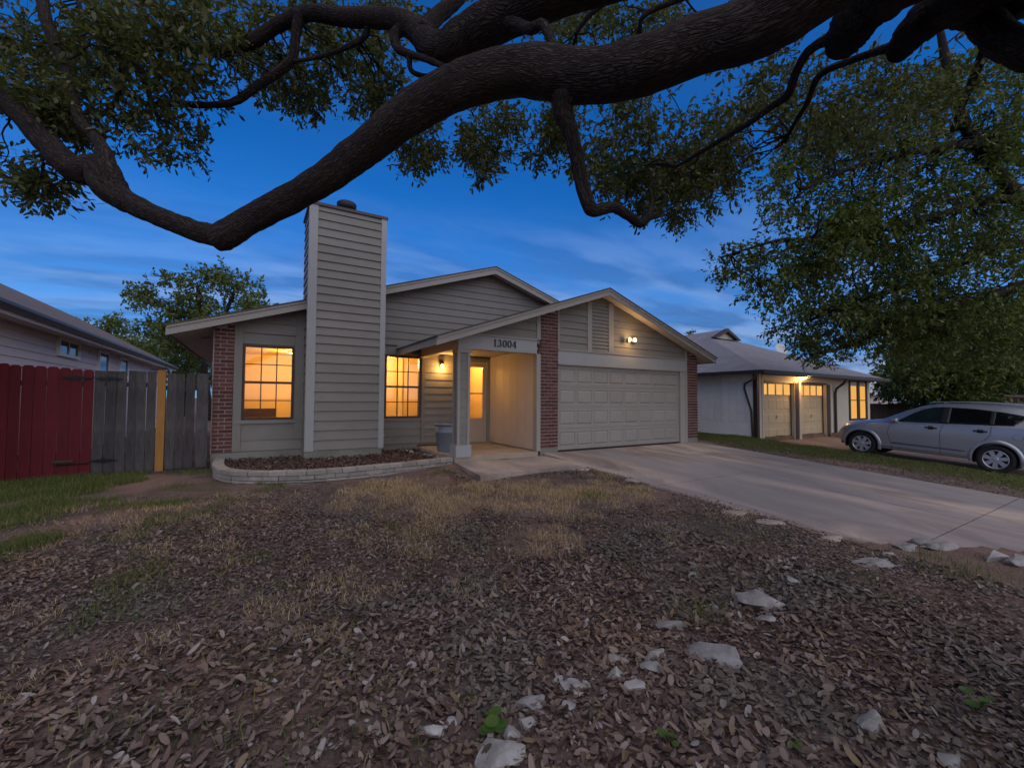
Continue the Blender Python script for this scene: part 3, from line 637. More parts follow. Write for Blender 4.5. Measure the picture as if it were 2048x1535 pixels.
def digit(ch, ox, oz, s):
    m = MB(); arc = lambda cx, cz, rx, rz, a0, a1, n=14: [(cx+rx*math.cos(math.radians(a0+(a1-a0)*i/(n-1))), cz+rz*math.sin(math.radians(a0+(a1-a0)*i/(n-1)))) for i in range(n)]
    vw = lambda u, t: .07+.09*abs(t[1])
    if ch == '1':
        m.add(*stroke([(.28, .0), (.28, 1)], .15, ox, oz, s)); m.add(*stroke([(.08, .03), (.48, .03)], .06, ox, oz, s)); m.add(*stroke([(.06, .86), (.28, .95)], .10, ox, oz, s))
    if ch == '0': m.add(*stroke(arc(.32, .5, .25, .46, 0, 346, 26), vw, ox, oz, s, True))
    if ch == '3':
        m.add(*stroke(arc(.28, .74, .20, .22, 165, -80, 14), vw, ox, oz, s)); m.add(*stroke(arc(.28, .27, .24, .24, 85, -165, 16), vw, ox, oz, s))
    if ch == '4':
        m.add(*stroke([(.46, 0), (.46, .98)], .14, ox, oz, s)); m.add(*stroke([(.02, .28), (.66, .28)], .075, ox, oz, s)); m.add(*stroke([(.04, .28), (.44, .97)], .075, ox, oz, s)); m.add(*stroke([(.30, .03), (.62, .03)], .06, ox, oz, s))
    return m.obj('digit', M['digit'], ph)
for i, ch in enumerate('13004'): digit(ch, 4.55+i*.128+(.015 if i == 0 else 0), 2.44, .165)
# ---- front storm door
fd = MB()
for (a, b, c, d) in ((4.80, 4.955, .06, 2.29), (5.575, 5.70, .06, 2.29), (4.955, 5.575, .06, .715), (4.955, 5.575, 2.16, 2.29)): fd.box(a, b, YM+.005, YM+.04, c, d)
fd = fd.obj('storm_door', M['stormdoor'], house)
part('pane', 4.956, 5.574, YM+.018, YM+.024, .716, 2.159, 'glass', fd); part('push_bar', 4.956, 5.574, YM-.004, YM+.012, 1.40, 1.43, 'winframe', fd)
MB().cyl((4.87, YM-.035, 1.02), .022, .022, .04, 12, 'y').obj('handle', M['iron'], fd, True)
MB().cyl((5.14, YM+.05, 1.04), .028, .028, .05, 12, 'y').obj('inner_knob', M['iron'], fd, True)
MB().box(4.70, 4.79, YM-.03, YM+.06, .02, 2.305).box(5.71, 5.797, YM-.03, YM+.06, .02, 2.305).box(4.70, 5.797, YM-.03, YM+.06, 2.3055, 2.40).obj('door_frame', M['trim'], house)
part('threshold', 4.79, 5.71, YM-.06, YM+.10, .02, .058, 'trim')
# ---- flat header wall over the door and beside it
laps(4.70, 5.797, 2.405, 2.46, .06, YM, 'siding', wall)
# ---- lamps on the house
t = empty('porch_lamp', (4.30, YM-.03, 2.18), 'small bare-bulb wall lamp glowing on the siding beside the porch', 'lamp')
MB().cyl((4.30, YM-.05, 2.24), .055, .055, .026, 16, 'y').obj('back_plate', M['iron'], t); MB().lathe((4.30, YM-.10, 2.20), [(.0, .07), (.045, .06), (.05, .0), (.045, -.01)], 16).obj('socket', M['iron'], t, True)
MB().tube([(4.30, YM-.05, 2.25), (4.30, YM-.085, 2.265)], .014, 8).obj('arm', M['iron'], t)
MB().lathe((4.30, YM-.10, 2.13), [(0, -.035), (.025, -.032), (.042, -.01), (.045, .015), (.03, .045), (.02, .062)], 16).obj('bulb', M['bulb'], t, True)
lamp_light('porch_light', (4.30, YM-.17, 2.10), 30, (1, .50, .13), .05)
t = empty('flood_lamp', (8.80, YG-.03, 2.90), 'twin flood lamp glowing on the garage gable', 'lamp')
MB().cyl((8.80, YG-.045, 2.90), .06, .06, .04, 16, 'y').obj('back_plate', M['dish'], t)
for dx in (-.10, .10):
    h = MB().lathe((8.80+dx, YG-.16, 2.90), [(.025, .10), (.05, .06), (.066, .0), (.060, -.01)], 16, 'y').obj('lamp_head', M['dish'], t, True)
    MB().lathe((8.80+dx, YG-.172, 2.90), [(0, -.03), (.035, -.025), (.055, .0)], 16, 'y').obj('bulb', M['bulb'], t, True)
    MB().tube([(8.80, YG-.045, 2.90), (8.80+dx*.8, YG-.09, 2.90)], .012, 8).obj('arm', M['dish'], t)
lamp_light('flood_light', (8.80, YG-.30, 2.90), 16, (1, .60, .25), .07)
# ================================================================ PLANTER, CAN, FENCES
def catmull(P, n):
    P = np.array(P, float); P = np.vstack([2*P[0]-P[1], P, 2*P[-1]-P[-2]]); out = []
    for i in range(1, len(P)-2):
        for t in np.linspace(0, 1, n, endpoint=False):
            a, b, c, d = P[i-1:i+3]; out.append(.5*(2*b+(c-a)*t+(2*a-5*b+4*c-d)*t*t+(3*b-a-3*c+d)*t**3))
    out.append(P[-2]); return np.array(out)
ppath = catmull([(-.66, 10.72), (-.63, 9.75), (-.50, 9.05), (-.12, 8.52), (.62, 8.16), (1.5, 8.08), (2.5, 8.20), (3.63, 8.42)], 24)
plen = np.concatenate([[0], np.cumsum(np.linalg.norm(np.diff(ppath, axis=0), axis=1))])
def on_path(s):
    x = np.interp(s, plen, ppath[:, 0]); y = np.interp(s, plen, ppath[:, 1]); x2 = np.interp(s+.03, plen, ppath[:, 0]); y2 = np.interp(s+.03, plen, ppath[:, 1]); x1 = np.interp(s-.03, plen, ppath[:, 0]); y1 = np.interp(s-.03, plen, ppath[:, 1])
    t = np.array([x2-x1, y2-y1]); t /= np.linalg.norm(t); return np.array([x, y]), np.array([-t[1], t[0]])
planter = empty('planter', (1.3, 8.9, -.2), 'low curved planter of stacked pale stone blocks under the chimney', 'planter')
def planter_stone(s0, s1, z0, z1, dout, depth):
    m = MB(); n = 4; V = []
    jit = [random.uniform(-.004, .004) for _ in range(8)]
    for i in range(n):
        p, nr = on_path(s0+(s1-s0)*i/(n-1)); o = p-nr*dout; q = p+nr*depth; e = .008
        j = random.uniform(-.004, .004)
        V += [(*o, z0+jit[0]*.3), (*(o-nr*.0), z1-e), (*(o+nr*e), z1+jit[1]*.6+j*.3), (*(q), z1+jit[2]*.6), (*q, z0)]
    Fc = [(i*5+k, i*5+(k+1) % 5, (i+1)*5+(k+1) % 5, (i+1)*5+k) for i in range(n-1) for k in range(5)]+[(4, 3, 2, 1, 0), tuple((n-1)*5+k for k in range(5))]
    Fc = [tuple(reversed(f)) for f in Fc]
    m.add(V, Fc).obj('stone', M['edge'], planter)
for (z0, z1, L0, L1, do) in ((-.055, .022, .24, .36, .012), (-.135, -.062, .22, .34, .0), (-.185, -.142, .16, .42, .004), (-.232, -.192, .2, .5, .008), (-.33, -.238, .3, .5, .01)):
    s = 0.0
    while s < plen[-1]-.08:
        l = random.uniform(L0, L1); e = min(s+l, plen[-1]); e = plen[-1] if plen[-1]-e < .12 else e
        planter_stone(s+.004, e-.004, z0, z1-random.uniform(0, .008), do+random.uniform(-.008, .010), .17); s = e
bed_poly = [tuple(on_path(s)[0]+on_path(s)[1]*.10) for s in np.linspace(.05, plen[-1]-.02, 40)]+[(3.65, YM-.035), (-.6, YM-.035)]
MB().prism_z(bed_poly, -.25, -.075).obj('planting_bed', M['soil'], None, kind='structure')
def scatter_poly(poly, n):
    P = np.array(poly); lo, hi = P.min(0), P.max(0); out = []
    while len(out) < n:
        q = RNG.uniform(lo, hi, (n*2, 2)); ins = np.zeros(len(q), bool); j = len(P)-1
        for i in range(len(P)):
            a, b = P[i], P[j]; c = ((a[1] > q[:, 1]) != (b[1] > q[:, 1])); with_ = (b[0]-a[0])*(q[:, 1]-a[1])/(b[1]-a[1]+1e-12)+a[0]; ins ^= c & (q[:, 0] < with_); j = i
        out += list(q[ins])
    return np.array(out[:n])
def flakes(name, pos, nrm_tilt, L, W, mat, parent=None, curl=.25, lift=.004, kind='stuff', **k):
    """leaf- or chip-shaped pieces lying about pos (n,3): six-point blades with their own tilt, turn and curl"""
    n = len(pos); a = RNG.uniform(0, 2*np.pi, n); tx, ty = RNG.normal(0, nrm_tilt, n), RNG.normal(0, nrm_tilt, n)
    Lr = RNG.uniform(*L, n); Wr = RNG.uniform(*W, n)
    prof = np.array([(-.5, 0), (-.36, .33), (-.02, .5), (.33, .40), (.5, 0), (.33, -.40), (-.02, -.5), (-.36, -.33)]); m_ = len(prof)
    V = np.zeros((n, m_, 3)); V[:, :, 0] = prof[None, :, 0]*Lr[:, None]; V[:, :, 1] = prof[None, :, 1]*Wr[:, None]
    cu = RNG.normal(0, curl, n); V[:, :, 2] = cu[:, None]*(V[:, :, 1]**2/(Wr[:, None]))*2+RNG.normal(0, curl*.6, n)[:, None]*(V[:, :, 0]**2/Lr[:, None])
    c, s = np.cos(a)[:, None], np.sin(a)[:, None]; X = V[:, :, 0]*c-V[:, :, 1]*s; Y = V[:, :, 0]*s+V[:, :, 1]*c
    Z = V[:, :, 2]+X*tx[:, None]+Y*ty[:, None]; Z -= np.minimum(Z.min(1), 0)[:, None]*.8
    P = np.stack([X, Y, Z], -1)+pos[:, None, :]; P[:, :, 2] += lift
    b = np.arange(n)[:, None]*m_
    Fc = np.concatenate([b+np.array([[0, 1, 2, 3]]), b+np.array([[0, 3, 4, 5]]), b+np.array([[0, 5, 6, 7]])], 0)
    return np_mesh(name, P.reshape(-1, 3), Fc, mat, parent, kind=kind, **k)
mp = scatter_poly(bed_poly, 5200); mz = -.072+RNG.uniform(0, .035, len(mp))
keep = ~((mp[:, 0] > CX0-.02) & (mp[:, 0] < CX1) & (mp[:, 1] > YC))
flakes('mulch', np.column_stack([mp, mz])[keep], .45, (.03, .08), (.012, .03), M['mulch'], None, .2, label='dark bark mulch filling the stone planter', cat='mulch')
# bin on the porch
t = empty('trash_can', (3.95, 9.55, .018), 'tapered grey plastic trash can standing behind the porch column', 'trash can')
MB().lathe((3.95, 9.55, .02), [(0, 0), (.205, 0), (.215, .015), (.258, .44), (.264, .445), (.265, .465), (.260, .47), (.277, .64), (.262, .64), (.215, .10), (0, .06)], 32).obj('can_body', M['can'], t, True)
MB().lathe((3.95, 9.55, .02), [(.276, .615), (.298, .615), (.30, .65), (.285, .662), (.268, .655)], 32).obj('rim', M['can'], t, True)
for k in (0, 1):
    a = .6+k*math.pi; MB().tube([(3.95+.285*math.cos(a-.2), 9.55+.285*math.sin(a-.2), .60), (3.95+.32*math.cos(a), 9.55+.32*math.sin(a), .58), (3.95+.285*math.cos(a+.2), 9.55+.285*math.sin(a+.2), .60)], .012, 6).obj('handle', M['can'], t)
# fences: every picket its own piece
YF = 10.72
def picket_mesh(w, h, d=.02, ear=.03):
    poly = [(0, 0), (w, 0), (w, h-ear*1.2), (w-ear, h), (ear, h), (0, h-ear*1.2)]
    m = MB().prism_y(poly, 0, d); return m
def picket(x, w, zt, mat, parent, tilt=0.0, yoff=0.0, zb=-.19, ear=.03):
    me = mesh('picket', *(lambda m: (m.V, m.F))(picket_mesh(w, zt-zb, .02, ear))); me.materials.append(M[mat])
    return link('picket', me, None, parent, loc=(x, YF-.02+yoff, zb), rot=(random.uniform(-.006, .006), tilt, 0))
rf = empty('red_fence', (-3.1, YF, -.2), 'dark red stained board fence with dog-eared tops', 'fence')
edges = [-3.74, -3.60, -3.46, -3.305, -3.15, -2.995, -2.84, -2.685, -2.535]
for i in range(8): picket(edges[i]+.003, edges[i+1]-edges[i]-.007, 1.815-.008*i+random.uniform(-.008, .008), 'red', rf, 0, random.uniform(-.004, .004), -.17)
for z in (.15, 1.45): box('rail', -3.74, -2.55, YF+.004, YF+.045, z, z+.09, M['red'], rf)
gt = empty('wooden_gate', (-2.1, YF, -.2), 'weathered grey plank gate with black strap hinges next to the red fence', 'gate')
ge = [-2.53, -2.375, -2.22, -2.065, -1.925, -1.78, -1.635]
for i in range(6): picket(ge[i]+.004, ge[i+1]-ge[i]-.009, 1.752+random.uniform(-.012, .012), 'grey', gt, random.uniform(-.006, .006), random.uniform(-.005, .005), -.16, .012)
for z in (.12, 1.45): box('rail', -2.52, -1.645, YF+.007, YF+.045, z, z+.09, M['grey'], gt)
def strap(x0, x1, z, parent, flip=False):
    pts = []; n = 26; L = x1-x0
    prof = lambda u: .014+.030*math.exp(-((u-.5)/.10)**2)+.016*math.exp(-((u-.28)/.09)**2)+.016*math.exp(-((u-.72)/.09)**2)-.010*(abs(u-.5)*2)**4
    top = [(x0+L*i/n, z+prof(i/n)) for i in range(n+1)]; bot = [(x0+L*i/n, z-prof(i/n)) for i in range(n, -1, -1)]
    h = MB().prism_y(bot[::-1]+top[::-1], YF-.042, YF-.027).obj('hinge', M['iron'], parent)
    MB().cyl(((x0+x1)/2, YF-.056, z), .02, .014, .014, 12, 'y').obj('hinge_boss', M['iron'], h)
    for u in (.2, .8): MB().cyl((x0+L*u, YF-.048, z), .009, .007, .007, 8, 'y').obj('bolt', M['iron'], h)
    return h
strap(-2.955, -2.545, 1.605, gt); strap(-2.535, -2.125, 1.60, gt); strap(-2.56, -2.17, .085, gt)
MB().tube([(-3.0, YF-.04, .045), (-2.56, YF-.04, .055)], .012, 6).obj('latch_rod', M['iron'], gt)
MB().box(-3.03, -2.76, YF-.065, YF-.03, .085, .125).obj('latch_block', M['farwood'], gt)
yp = empty('fence_post', (-1.56, YF, -.2), 'fresh yellow timber fence post with a dark cap between grey planks', 'post')
picket(-1.622, .128, 1.80, 'newwood', yp, 0, -.018, -.2, .004); box('post_core', -1.615, -1.50, YF+.004, YF+.09, -.3, 1.75, M['newwood'], yp)
MB().add([(-1.75, YF-.05, 1.79), (-1.47, YF-.05, 1.805), (-1.47, YF+.10, 1.805), (-1.75, YF+.10, 1.79), (-1.66, YF, 1.86), (-1.50, YF, 1.85), (-1.50, YF+.06, 1.85), (-1.66, YF+.06, 1.86)], [(3, 2, 1, 0), (0, 1, 5, 4), (1, 2, 6, 5), (2, 3, 7, 6), (3, 0, 4, 7), (4, 5, 6, 7)]).obj('post_cap', M['iron'], yp)
sf = empty('grey_fence', (-1.1, YF, -.2), 'narrow weathered grey plank fence with gaps beside the brick corner', 'fence')
for (a, b, t, tl) in ((-1.482, -1.338, 1.735, .004), (-1.325, -1.195, 1.73, -.003), (-1.187, -1.04, 1.74, .008), (-.995, -.80, 1.745, -.004)): picket(a, b-a, t, 'grey', sf, tl, random.uniform(-.004, .004), -.15, .014)
for z in (.12, 1.40): box('rail', -1.49, -.79, YF+.004, YF+.042, z, z+.09, M['grey'], sf)
box('bottom_board', -1.95, -1.0, YF-.05, YF-.027, -.215, -.175, M['grey'], sf)

# ================================================================ LEFT NEIGHBOUR
lh = empty('bungalow', (-7, 17, -.2), 'mauve-grey lap-sided bungalow with small white windows behind the red fence', 'house')
XL = -3.95
lw = MB().box(-10.2, XL-.02, 9.2, 27.5, -.3, 2.68).obj('side_wall', M['lwall'], lh)
z = .02; 
while z < 2.60:
    V = [(XL-.02, 9.2, z), (XL-.02, 27.5, z), (XL+.006, 27.5, z), (XL+.006, 9.2, z), (XL-.02, 9.2, z+.163), (XL-.02, 27.5, z+.163), (XL-.012, 27.5, z+.163), (XL-.012, 9.2, z+.163)]
    MB().add(V, [(0, 1, 2, 3), (7, 6, 5, 4), (6, 7, 3, 2), (1, 0, 4, 5), (5, 6, 2, 1), (7, 4, 0, 3)]).obj('siding_board', M['lwall'], lw); z += .1665
def lwin(y0, y1, z0, z1, slide):
    m = MB(); f = .075
    for (a, b, c, d) in ((y0, y1, z0, z0+f), (y0, y1, z1-f, z1), (y0, y0+f, z0+f, z1-f), (y1-f, y1, z0+f, z1-f)): m.box(XL-.01, XL+.055, a, b, c, d)
    w = m.obj('window', M['white'], lh)
    if slide:
        ym = (y0+y1)/2; box('pane', XL+.008, XL+.018, y0+f, ym-.02, z0+f, z1-f, M['darkglass'], w); box('pane', XL+.008, XL+.018, ym+.02, y1-f, z0+f, z1-f, M['darkglass'], w); box('mullion', XL+.006, XL+.04, ym-.0195, ym+.0195, z0+f, z1-f, M['white'], w)
    else: box('pane', XL+.008, XL+.018, y0+f, y1-f, z0+f, z1-f, M['darkglass'], w)
lwin(13.88, 15.27, 2.215, 2.655, True); lwin(16.88, 17.96, 1.55, 2.635, False); lwin(19.2, 20.3, 1.9, 2.62, False)
XE, ZE = -3.5, 2.83
RX, RZ = -7.1, 4.90
lr = MB().add([(XE, 8.6, ZE), (XE, 27.9, ZE), (RX, 27.9, RZ), (RX, 8.6, RZ), (XE, 8.6, ZE-.05), (XE, 27.9, ZE-.05), (RX, 27.9, RZ-.06), (RX, 8.6, RZ-.06), (-10.7, 8.6, ZE), (-10.7, 27.9, ZE)],
         [(0, 1, 2, 3), (0, 4, 5, 1), (4, 7, 6, 5), (3, 2, 9, 8), (0, 3, 7, 4), (1, 5, 6, 2)]).obj('roof', M['lroof'], lh); uv_planar(lr, (0, 1, 0), (-.86, 0, .5))
MB().box(XL+.01, XE-.0, 8.6, 27.9, 2.655, 2.675).obj('soffit', M['lwall'], lr)
MB().box(XE-.02, XE-.001, 8.6, 27.9, 2.60, 2.76).obj('fascia_board', M['lwall'], lr)
MB().prism_y([(XE, 2.66), (XE+.07, 2.67), (XE+.11, 2.74), (XE+.11, 2.79), (XE+.10, 2.79), (XE+.09, 2.745), (XE+.06, 2.685), (XE+.0, 2.68)], 8.6, 27.9).obj('gutter', M['lgutter'], lr)

# ================================================================ RIGHT NEIGHBOUR
nh = empty('garage_house', (19.5, 13, -.2), 'pale house with grey hip roof, brown gutters and two lit garage doors', 'house')
XN, YN, ZN = 15.0, 8.32, 2.26
nw = MB().box(XN+.03, 24.3, YN+.35, 19.5, -.3, 2.3).obj('house_core', M['nwall'], nh)
# side: vertical planks
y = YN+.12; k = 0
while y < 16:
    w = .298; box('plank', XN-.005, XN+.03, y, y+w-.008, .48, ZN, M['nwall'], nw); y += w
box('plank_band', XN-.009, XN+.03, YN+.10, 16.0, -.04, .474, M['nwall'], nw)
box('side_foundation', XN-.02, XN+.03, YN+.05, 19.5, -.4, -.045, M['found'], nh)
# front wall round the two door openings
fm = MB()
D1, D2, DT = (15.42, 17.56), (18.02, 20.10), 1.93
for (a, b, c, d) in ((15.0, D1[0], -.25, DT), (D1[1], D2[0], -.25, DT), (D2[1], 22.12, -.25, DT), (22.12, 24.30, -.25, .42), (23.98, 24.30, .42, DT), (15.0, 24.30, DT, 2.31)): fm.box(a, b, YN, YN+.12, c, d)
fw_ = fm.obj('front_wall', M['nfront'], nh)
box('corner_post', 14.955, 15.10, YN-.03, YN-.001, -.24, 2.28, M['brown'], fw_); box('corner_post', 14.955, 14.994, YN, YN+.115, -.24, 2.28, M['brown'], fw_)
box('trim_board', 15.11, 15.24, YN-.025, YN-.001, -.22, 2.28, M['nfront'], fw_); box('trim_board', 15.29, 15.40, YN-.025, YN-.001, -.22, 2.28, M['nfront'], fw_)
box('door_post', 17.60, 17.80, YN-.02, YN-.001, -.22, 1.95, M['brown'], fw_); box('trim_board', 17.83, 17.98, YN-.04, YN-.001, -.22, 2.0, M['nfront'], fw_)
box('door_post', 20.12, 20.36, YN-.02, YN-.001, -.22, 1.93, M['brown'], fw_); box('trim_board', 20.40, 20.58, YN-.03, YN-.001, -.22, 2.0, M['nfront'], fw_)
for (a, b) in (D1, D2):
    box('door_header', a, b, YN-.03, YN-.001, DT-.01, DT+.06, M['brown'], fw_)
    d = box('garage_door', a+.005, b-.005, YN+.16, YN+.20, -.21, DT+.03, M['ndoor'], nh)
    n = 4; pw_ = (b-a)/n; hh = (DT+.20)/4
    for r in range(4):
        z0 = -.2+r*hh
        for c in range(n):
            x0 = a+c*pw_
            if r == 3:
                MB().box(x0+.05, x0+pw_-.05, YN+.148, YN+.159, z0+.09, z0+hh-.06).obj('pane', M['litpane'], d)
                MB().box(x0+.02, x0+.05, YN+.14, YN+.159, z0+.06, z0+hh-.03).box(x0+pw_-.05, x0+pw_-.02, YN+.14, YN+.159, z0+.06, z0+hh-.03).box(x0+.05, x0+pw_-.05, YN+.14, YN+.159, z0+.06, z0+.09).box(x0+.05, x0+pw_-.05, YN+.14, YN+.159, z0+hh-.06, z0+hh-.03).obj('pane_frame', M['ndoor'], d)
            else:
                MB().add([(x0+.05, YN+.159, z0+.08), (x0+pw_-.05, YN+.159, z0+.08), (x0+pw_-.05, YN+.159, z0+hh-.08), (x0+.05, YN+.159, z0+hh-.08), (x0+.09, YN+.149, z0+.12), (x0+pw_-.09, YN+.149, z0+.12), (x0+pw_-.09, YN+.149, z0+hh-.12), (x0+.09, YN+.149, z0+hh-.12)], [(4, 5, 6, 7), (0, 1, 5, 4), (1, 2, 6, 5), (2, 3, 7, 6), (3, 0, 4, 7)]).obj('panel', M['ndoor'], d)
    MB().tube([((a+b)/2-.02, YN+.12, .60), ((a+b)/2, YN+.10, .70), ((a+b)/2+.05, YN+.12, .66)], .014, 6).obj('handle', M['brass'], d)
box('front_foundation', 15.0, 15.4, YN-.004, YN+.1, -.35, -.225, M['found'], nh)
# bay window lit from inside
bw = MB()
for (a, b, c, d) in ((22.15, 23.98, .42, .50), (22.15, 23.98, 2.12, 2.20), (22.15, 22.27, .50, 2.12), (23.86, 23.98, .50, 2.12), (22.96, 23.18, .50, 2.12)): bw.box(a, b, YN-.03, YN+.05, c, d)
bw = bw.obj('window', M['brown'], nh)
for (a, b) in ((22.27, 22.96), (23.18, 23.86)):
    box('pane', a, b, YN+.02, YN+.03, .50, 1.28, M['litcurtain'], bw); box('pane', a, b, YN+.02, YN+.03, 1.32, 2.12, M['litcurtain'], bw); box('sash_bar', a, b, YN-.01, YN+.032, 1.281, 1.319, M['brown'], bw)
# hip roof with gablet
XE0, XE1, YE = 14.5, 24.9, 7.85; RXN, RYN, RZN = 19.6, 12.5, 4.72; GZ_ = 4.25
GL, GR = RXN-1.05, RXN+1.05
A = (XE0, YE, ZN+.02); B = (XE1, YE, ZN+.02); g0 = (GL, RYN, GZ_); g1 = (GR, RYN, GZ_); ap = (RXN, RYN-.25, RZN); apb = (RXN, 20.0, RZN); C = (XE0, 20.0, ZN+.02); Dd = (XE1, 20.0, ZN+.02)
g0b = (GL, RYN-.25, GZ_); g1b = (GR, RYN-.25, GZ_)
def roof_face(pts, ux, uy, name='roof_slope'):
    m = MB(); n = len(pts); V = list(pts)+[(p[0], p[1], p[2]-.05) for p in pts]
    m.add(V, [tuple(range(n)), tuple(range(2*n-1, n-1, -1))]+[(i, i+n, (i+1) % n+n, (i+1) % n) for i in range(n)])
    o = m.obj(name, M['nroof'], nroof); uv_planar(o, ux, uy); return o
nroof = MB().box(XE0+.05, XE1-.05, YE+.05, 20, ZN-.03, ZN-.01).obj('roof', M['nfront'], nh)
roof_face([A, B, g1, g0], (1, 0, 0), (0, .92, .4)); roof_face([C, A, g0, ap, apb], (0, 1, 0), (.9, 0, .43)); roof_face([B, Dd, apb, ap, g1], (0, 1, 0), (-.9, 0, .43))
MB().add([(GL+.1, RYN-.12, GZ_+.0), (GR-.1, RYN-.12, GZ_), (RXN, RYN-.12, RZN-.06)], [(0, 1, 2)]).obj('gablet', M['nfront'], nroof)
for s in (-1, 1):
    x0 = RXN+s*1.12
    MB().add([(x0, RYN-.30, GZ_-.02), (RXN, RYN-.30, RZN+.03), (RXN, RYN-.30, RZN-.13), (x0-s*.28, RYN-.30, GZ_-.02), (x0, RYN-.1, GZ_-.02), (RXN, RYN-.1, RZN+.03), (RXN, RYN-.1, RZN-.13), (x0-s*.28, RYN-.1, GZ_-.02)], [(0, 1, 2, 3), (7, 6, 5, 4), (0, 4, 5, 1), (2, 6, 7, 3), (3, 7, 4, 0)]).obj('gablet_trim', M['brown'], nroof)
box('gutter', XE0-.06, XE1+.06, YE-.08, YE+.0, ZN-.09, ZN+.035, M['gutter'], nroof); box('gutter', XE0-.09, XE0-.0, YE+.001, 20, ZN-.09, ZN+.035, M['gutter'], nroof)
box('fascia_board', XE0, XE1, YE+.001, YE+.03, ZN-.13, ZN-.031, M['brown'], nroof)
ds = MB().tube([(14.48, 8.10, 2.20), (14.50, 8.12, 2.0), (14.93, 8.70, 1.86), (14.955, 8.74, 1.7), (14.955, 8.50, .9), (14.955, 8.46, -.2)], .035, 8).obj('downspout', M['gutter'], nh)
MB().tube([(20.75, 7.85, 2.2), (20.75, 7.95, 2.0), (20.75, 8.22, 1.78), (20.75, 8.26, 1.6), (20.75, 8.26, -.25)], .05, 8).obj('downspout', M['gutter'], nh)
t = empty('dome_lamp', (17.85, YN-.18, 2.16), 'round glowing dome lamp under the eave between the two garage doors', 'lamp')
MB().lathe((17.85, YN-.18, 2.22), [(0, .02), (.17, .02), (.175, -.01), (.165, -.03), (.15, -.03), (.15, .0)], 24).obj('lamp_ring', M['iron'], t, True)
MB().lathe((17.85, YN-.18, 2.19), [(.15, 0), (.13, -.06), (.08, -.10), (0, -.115)], 24).obj('lamp_glass', M['bulb'], t, True)
lamp_light('dome_light', (17.85, YN-.35, 1.98), 32, (1, .54, .18), .10)
dp = PZ(1562, 699, 21.5)
t = empty('satellite_dish', tuple(dp), 'pale oval satellite dish on the grey hip roof', 'satellite dish')
dm = MB(); prof = [(0, .0), (.15, .012), (.26, .035), (.33, .06), (.335, .065), (.32, .07), (.2, .05), (0, .03)]
dm.lathe((0, 0, 0), prof, 24); Rm = Matrix.Rotation(R_(58), 4, 'X'); Rz = Matrix.Rotation(R_(-30), 4, 'Z'); MM = Matrix.Translation(Vector(dp))@Rz@Rm
dm.V = [tuple(MM@Vector(v)) for v in dm.V]; dm.obj('dish', M['dish'], t, True)
MB().tube([tuple(dp), (dp[0]+.05, dp[1]+.15, dp[2]-.25), (dp[0]+.05, dp[1]+.15, dp[2]-.62)], .03, 8).obj('mast', M['gutter'], t)

# ================================================================ CAR
car = empty('car', (16.6, 4.0, nd_z(4.0)), 'silver sport utility car parked on the neighbour driveway', 'car')
CY0, CXC = 6.33, 16.6
ca = math.atan(.058)
def cw(s, lat, z):      # car frame -> world (lat negative = side toward the lawn)
    Y = CY0-s; g = nd_z(Y); return (CXC+lat, Y-z*math.sin(ca), g+z*math.cos(ca))
ip = lambda s, P: float(np.interp(s, [a for a, b in P], [b for a, b in P]))
ZT = [(0, .66), (.05, .80), (.2, .93), (.5, 1.02), (.85, 1.085), (1.1, 1.13), (1.35, 1.28), (1.65, 1.46), (1.95, 1.60), (2.25, 1.665), (2.8, 1.70), (3.4, 1.70), (3.9, 1.665), (4.25, 1.60), (4.4, 1.46), (4.52, 1.20), (4.6, .98), (4.66, .75)]
ZB = [(0, .62), (.08, .74), (.25, .84), (.6, .95), (1.0, 1.03), (1.47, 1.06), (2.5, 1.11), (3.64, 1.175), (4.1, 1.19), (4.4, 1.14), (4.55, 1.0), (4.66, .72)]
WB = [(0, .56), (.06, .67), (.2, .77), (.45, .845), (.8, .875), (1.2, .88), (3.4, .88), (4.1, .865), (4.45, .81), (4.66, .72)]
WR = [(0, .45), (.2, .66), (.6, .73), (1.05, .74), (1.4, .68), (1.9, .635), (2.6, .63), (3.6, .625), (4.2, .60), (4.45, .60), (4.66, .58)]
Z0 = [(0, .42), (.12, .27), (.5, .25), (1.2, .26), (3.0, .27), (4.1, .29), (4.4, .36), (4.66, .48)]
DROP = [(0, .03), (1.0, .045), (1.4, .07), (2.0, .085), (4.2, .09), (4.66, .05)]
def ring(s):
    zt, zb, wb, wr, z0, dr = (ip(s, P) for P in (ZT, ZB, WB, WR, Z0, DROP))
    P = [(0, z0), (.55*wb, z0), (.90*wb, z0+.012), (.985*wb, z0+.07), (1.0*wb, z0+.2), (1.012*wb, z0+.45*(zb-z0)), (1.022*wb, z0+.70*(zb-z0)), (1.012*wb, z0+.90*(zb-z0)), (.99*wb, zb),
         ((.45*wr+.55*.975*wb), zb+.45*max(zt-dr-zb, .012)), (wr, max(zt-dr, zb+.02)), (.90*wr, max(zt-dr*.42, zb+.028)), (.6*wr, max(zt-.02, zb+.03)), (0, max(zt, zb+.032))]
    return P
def ring_dense(s, n=4):
    return catmull(np.array(ring(s)), n)
ss = np.concatenate([np.linspace(0, .3, 10), np.linspace(.34, 4.3, 92), np.linspace(4.34, 4.66, 10)])
def smooth_ring(s):
    ks = np.array([-.06, -.03, 0, .03, .06]); return sum(ring_dense(float(np.clip(s+k, 0, 4.66))) for k in ks)/5
RD = np.array([smooth_ring(s) for s in ss]); nr = RD.shape[1]
V = []; 
for i, s in enumerate(ss):
    for (l, z) in RD[i]: V.append((s, -l, z))
    for (l, z) in RD[i][-2:0:-1]: V.append((s, l, z))
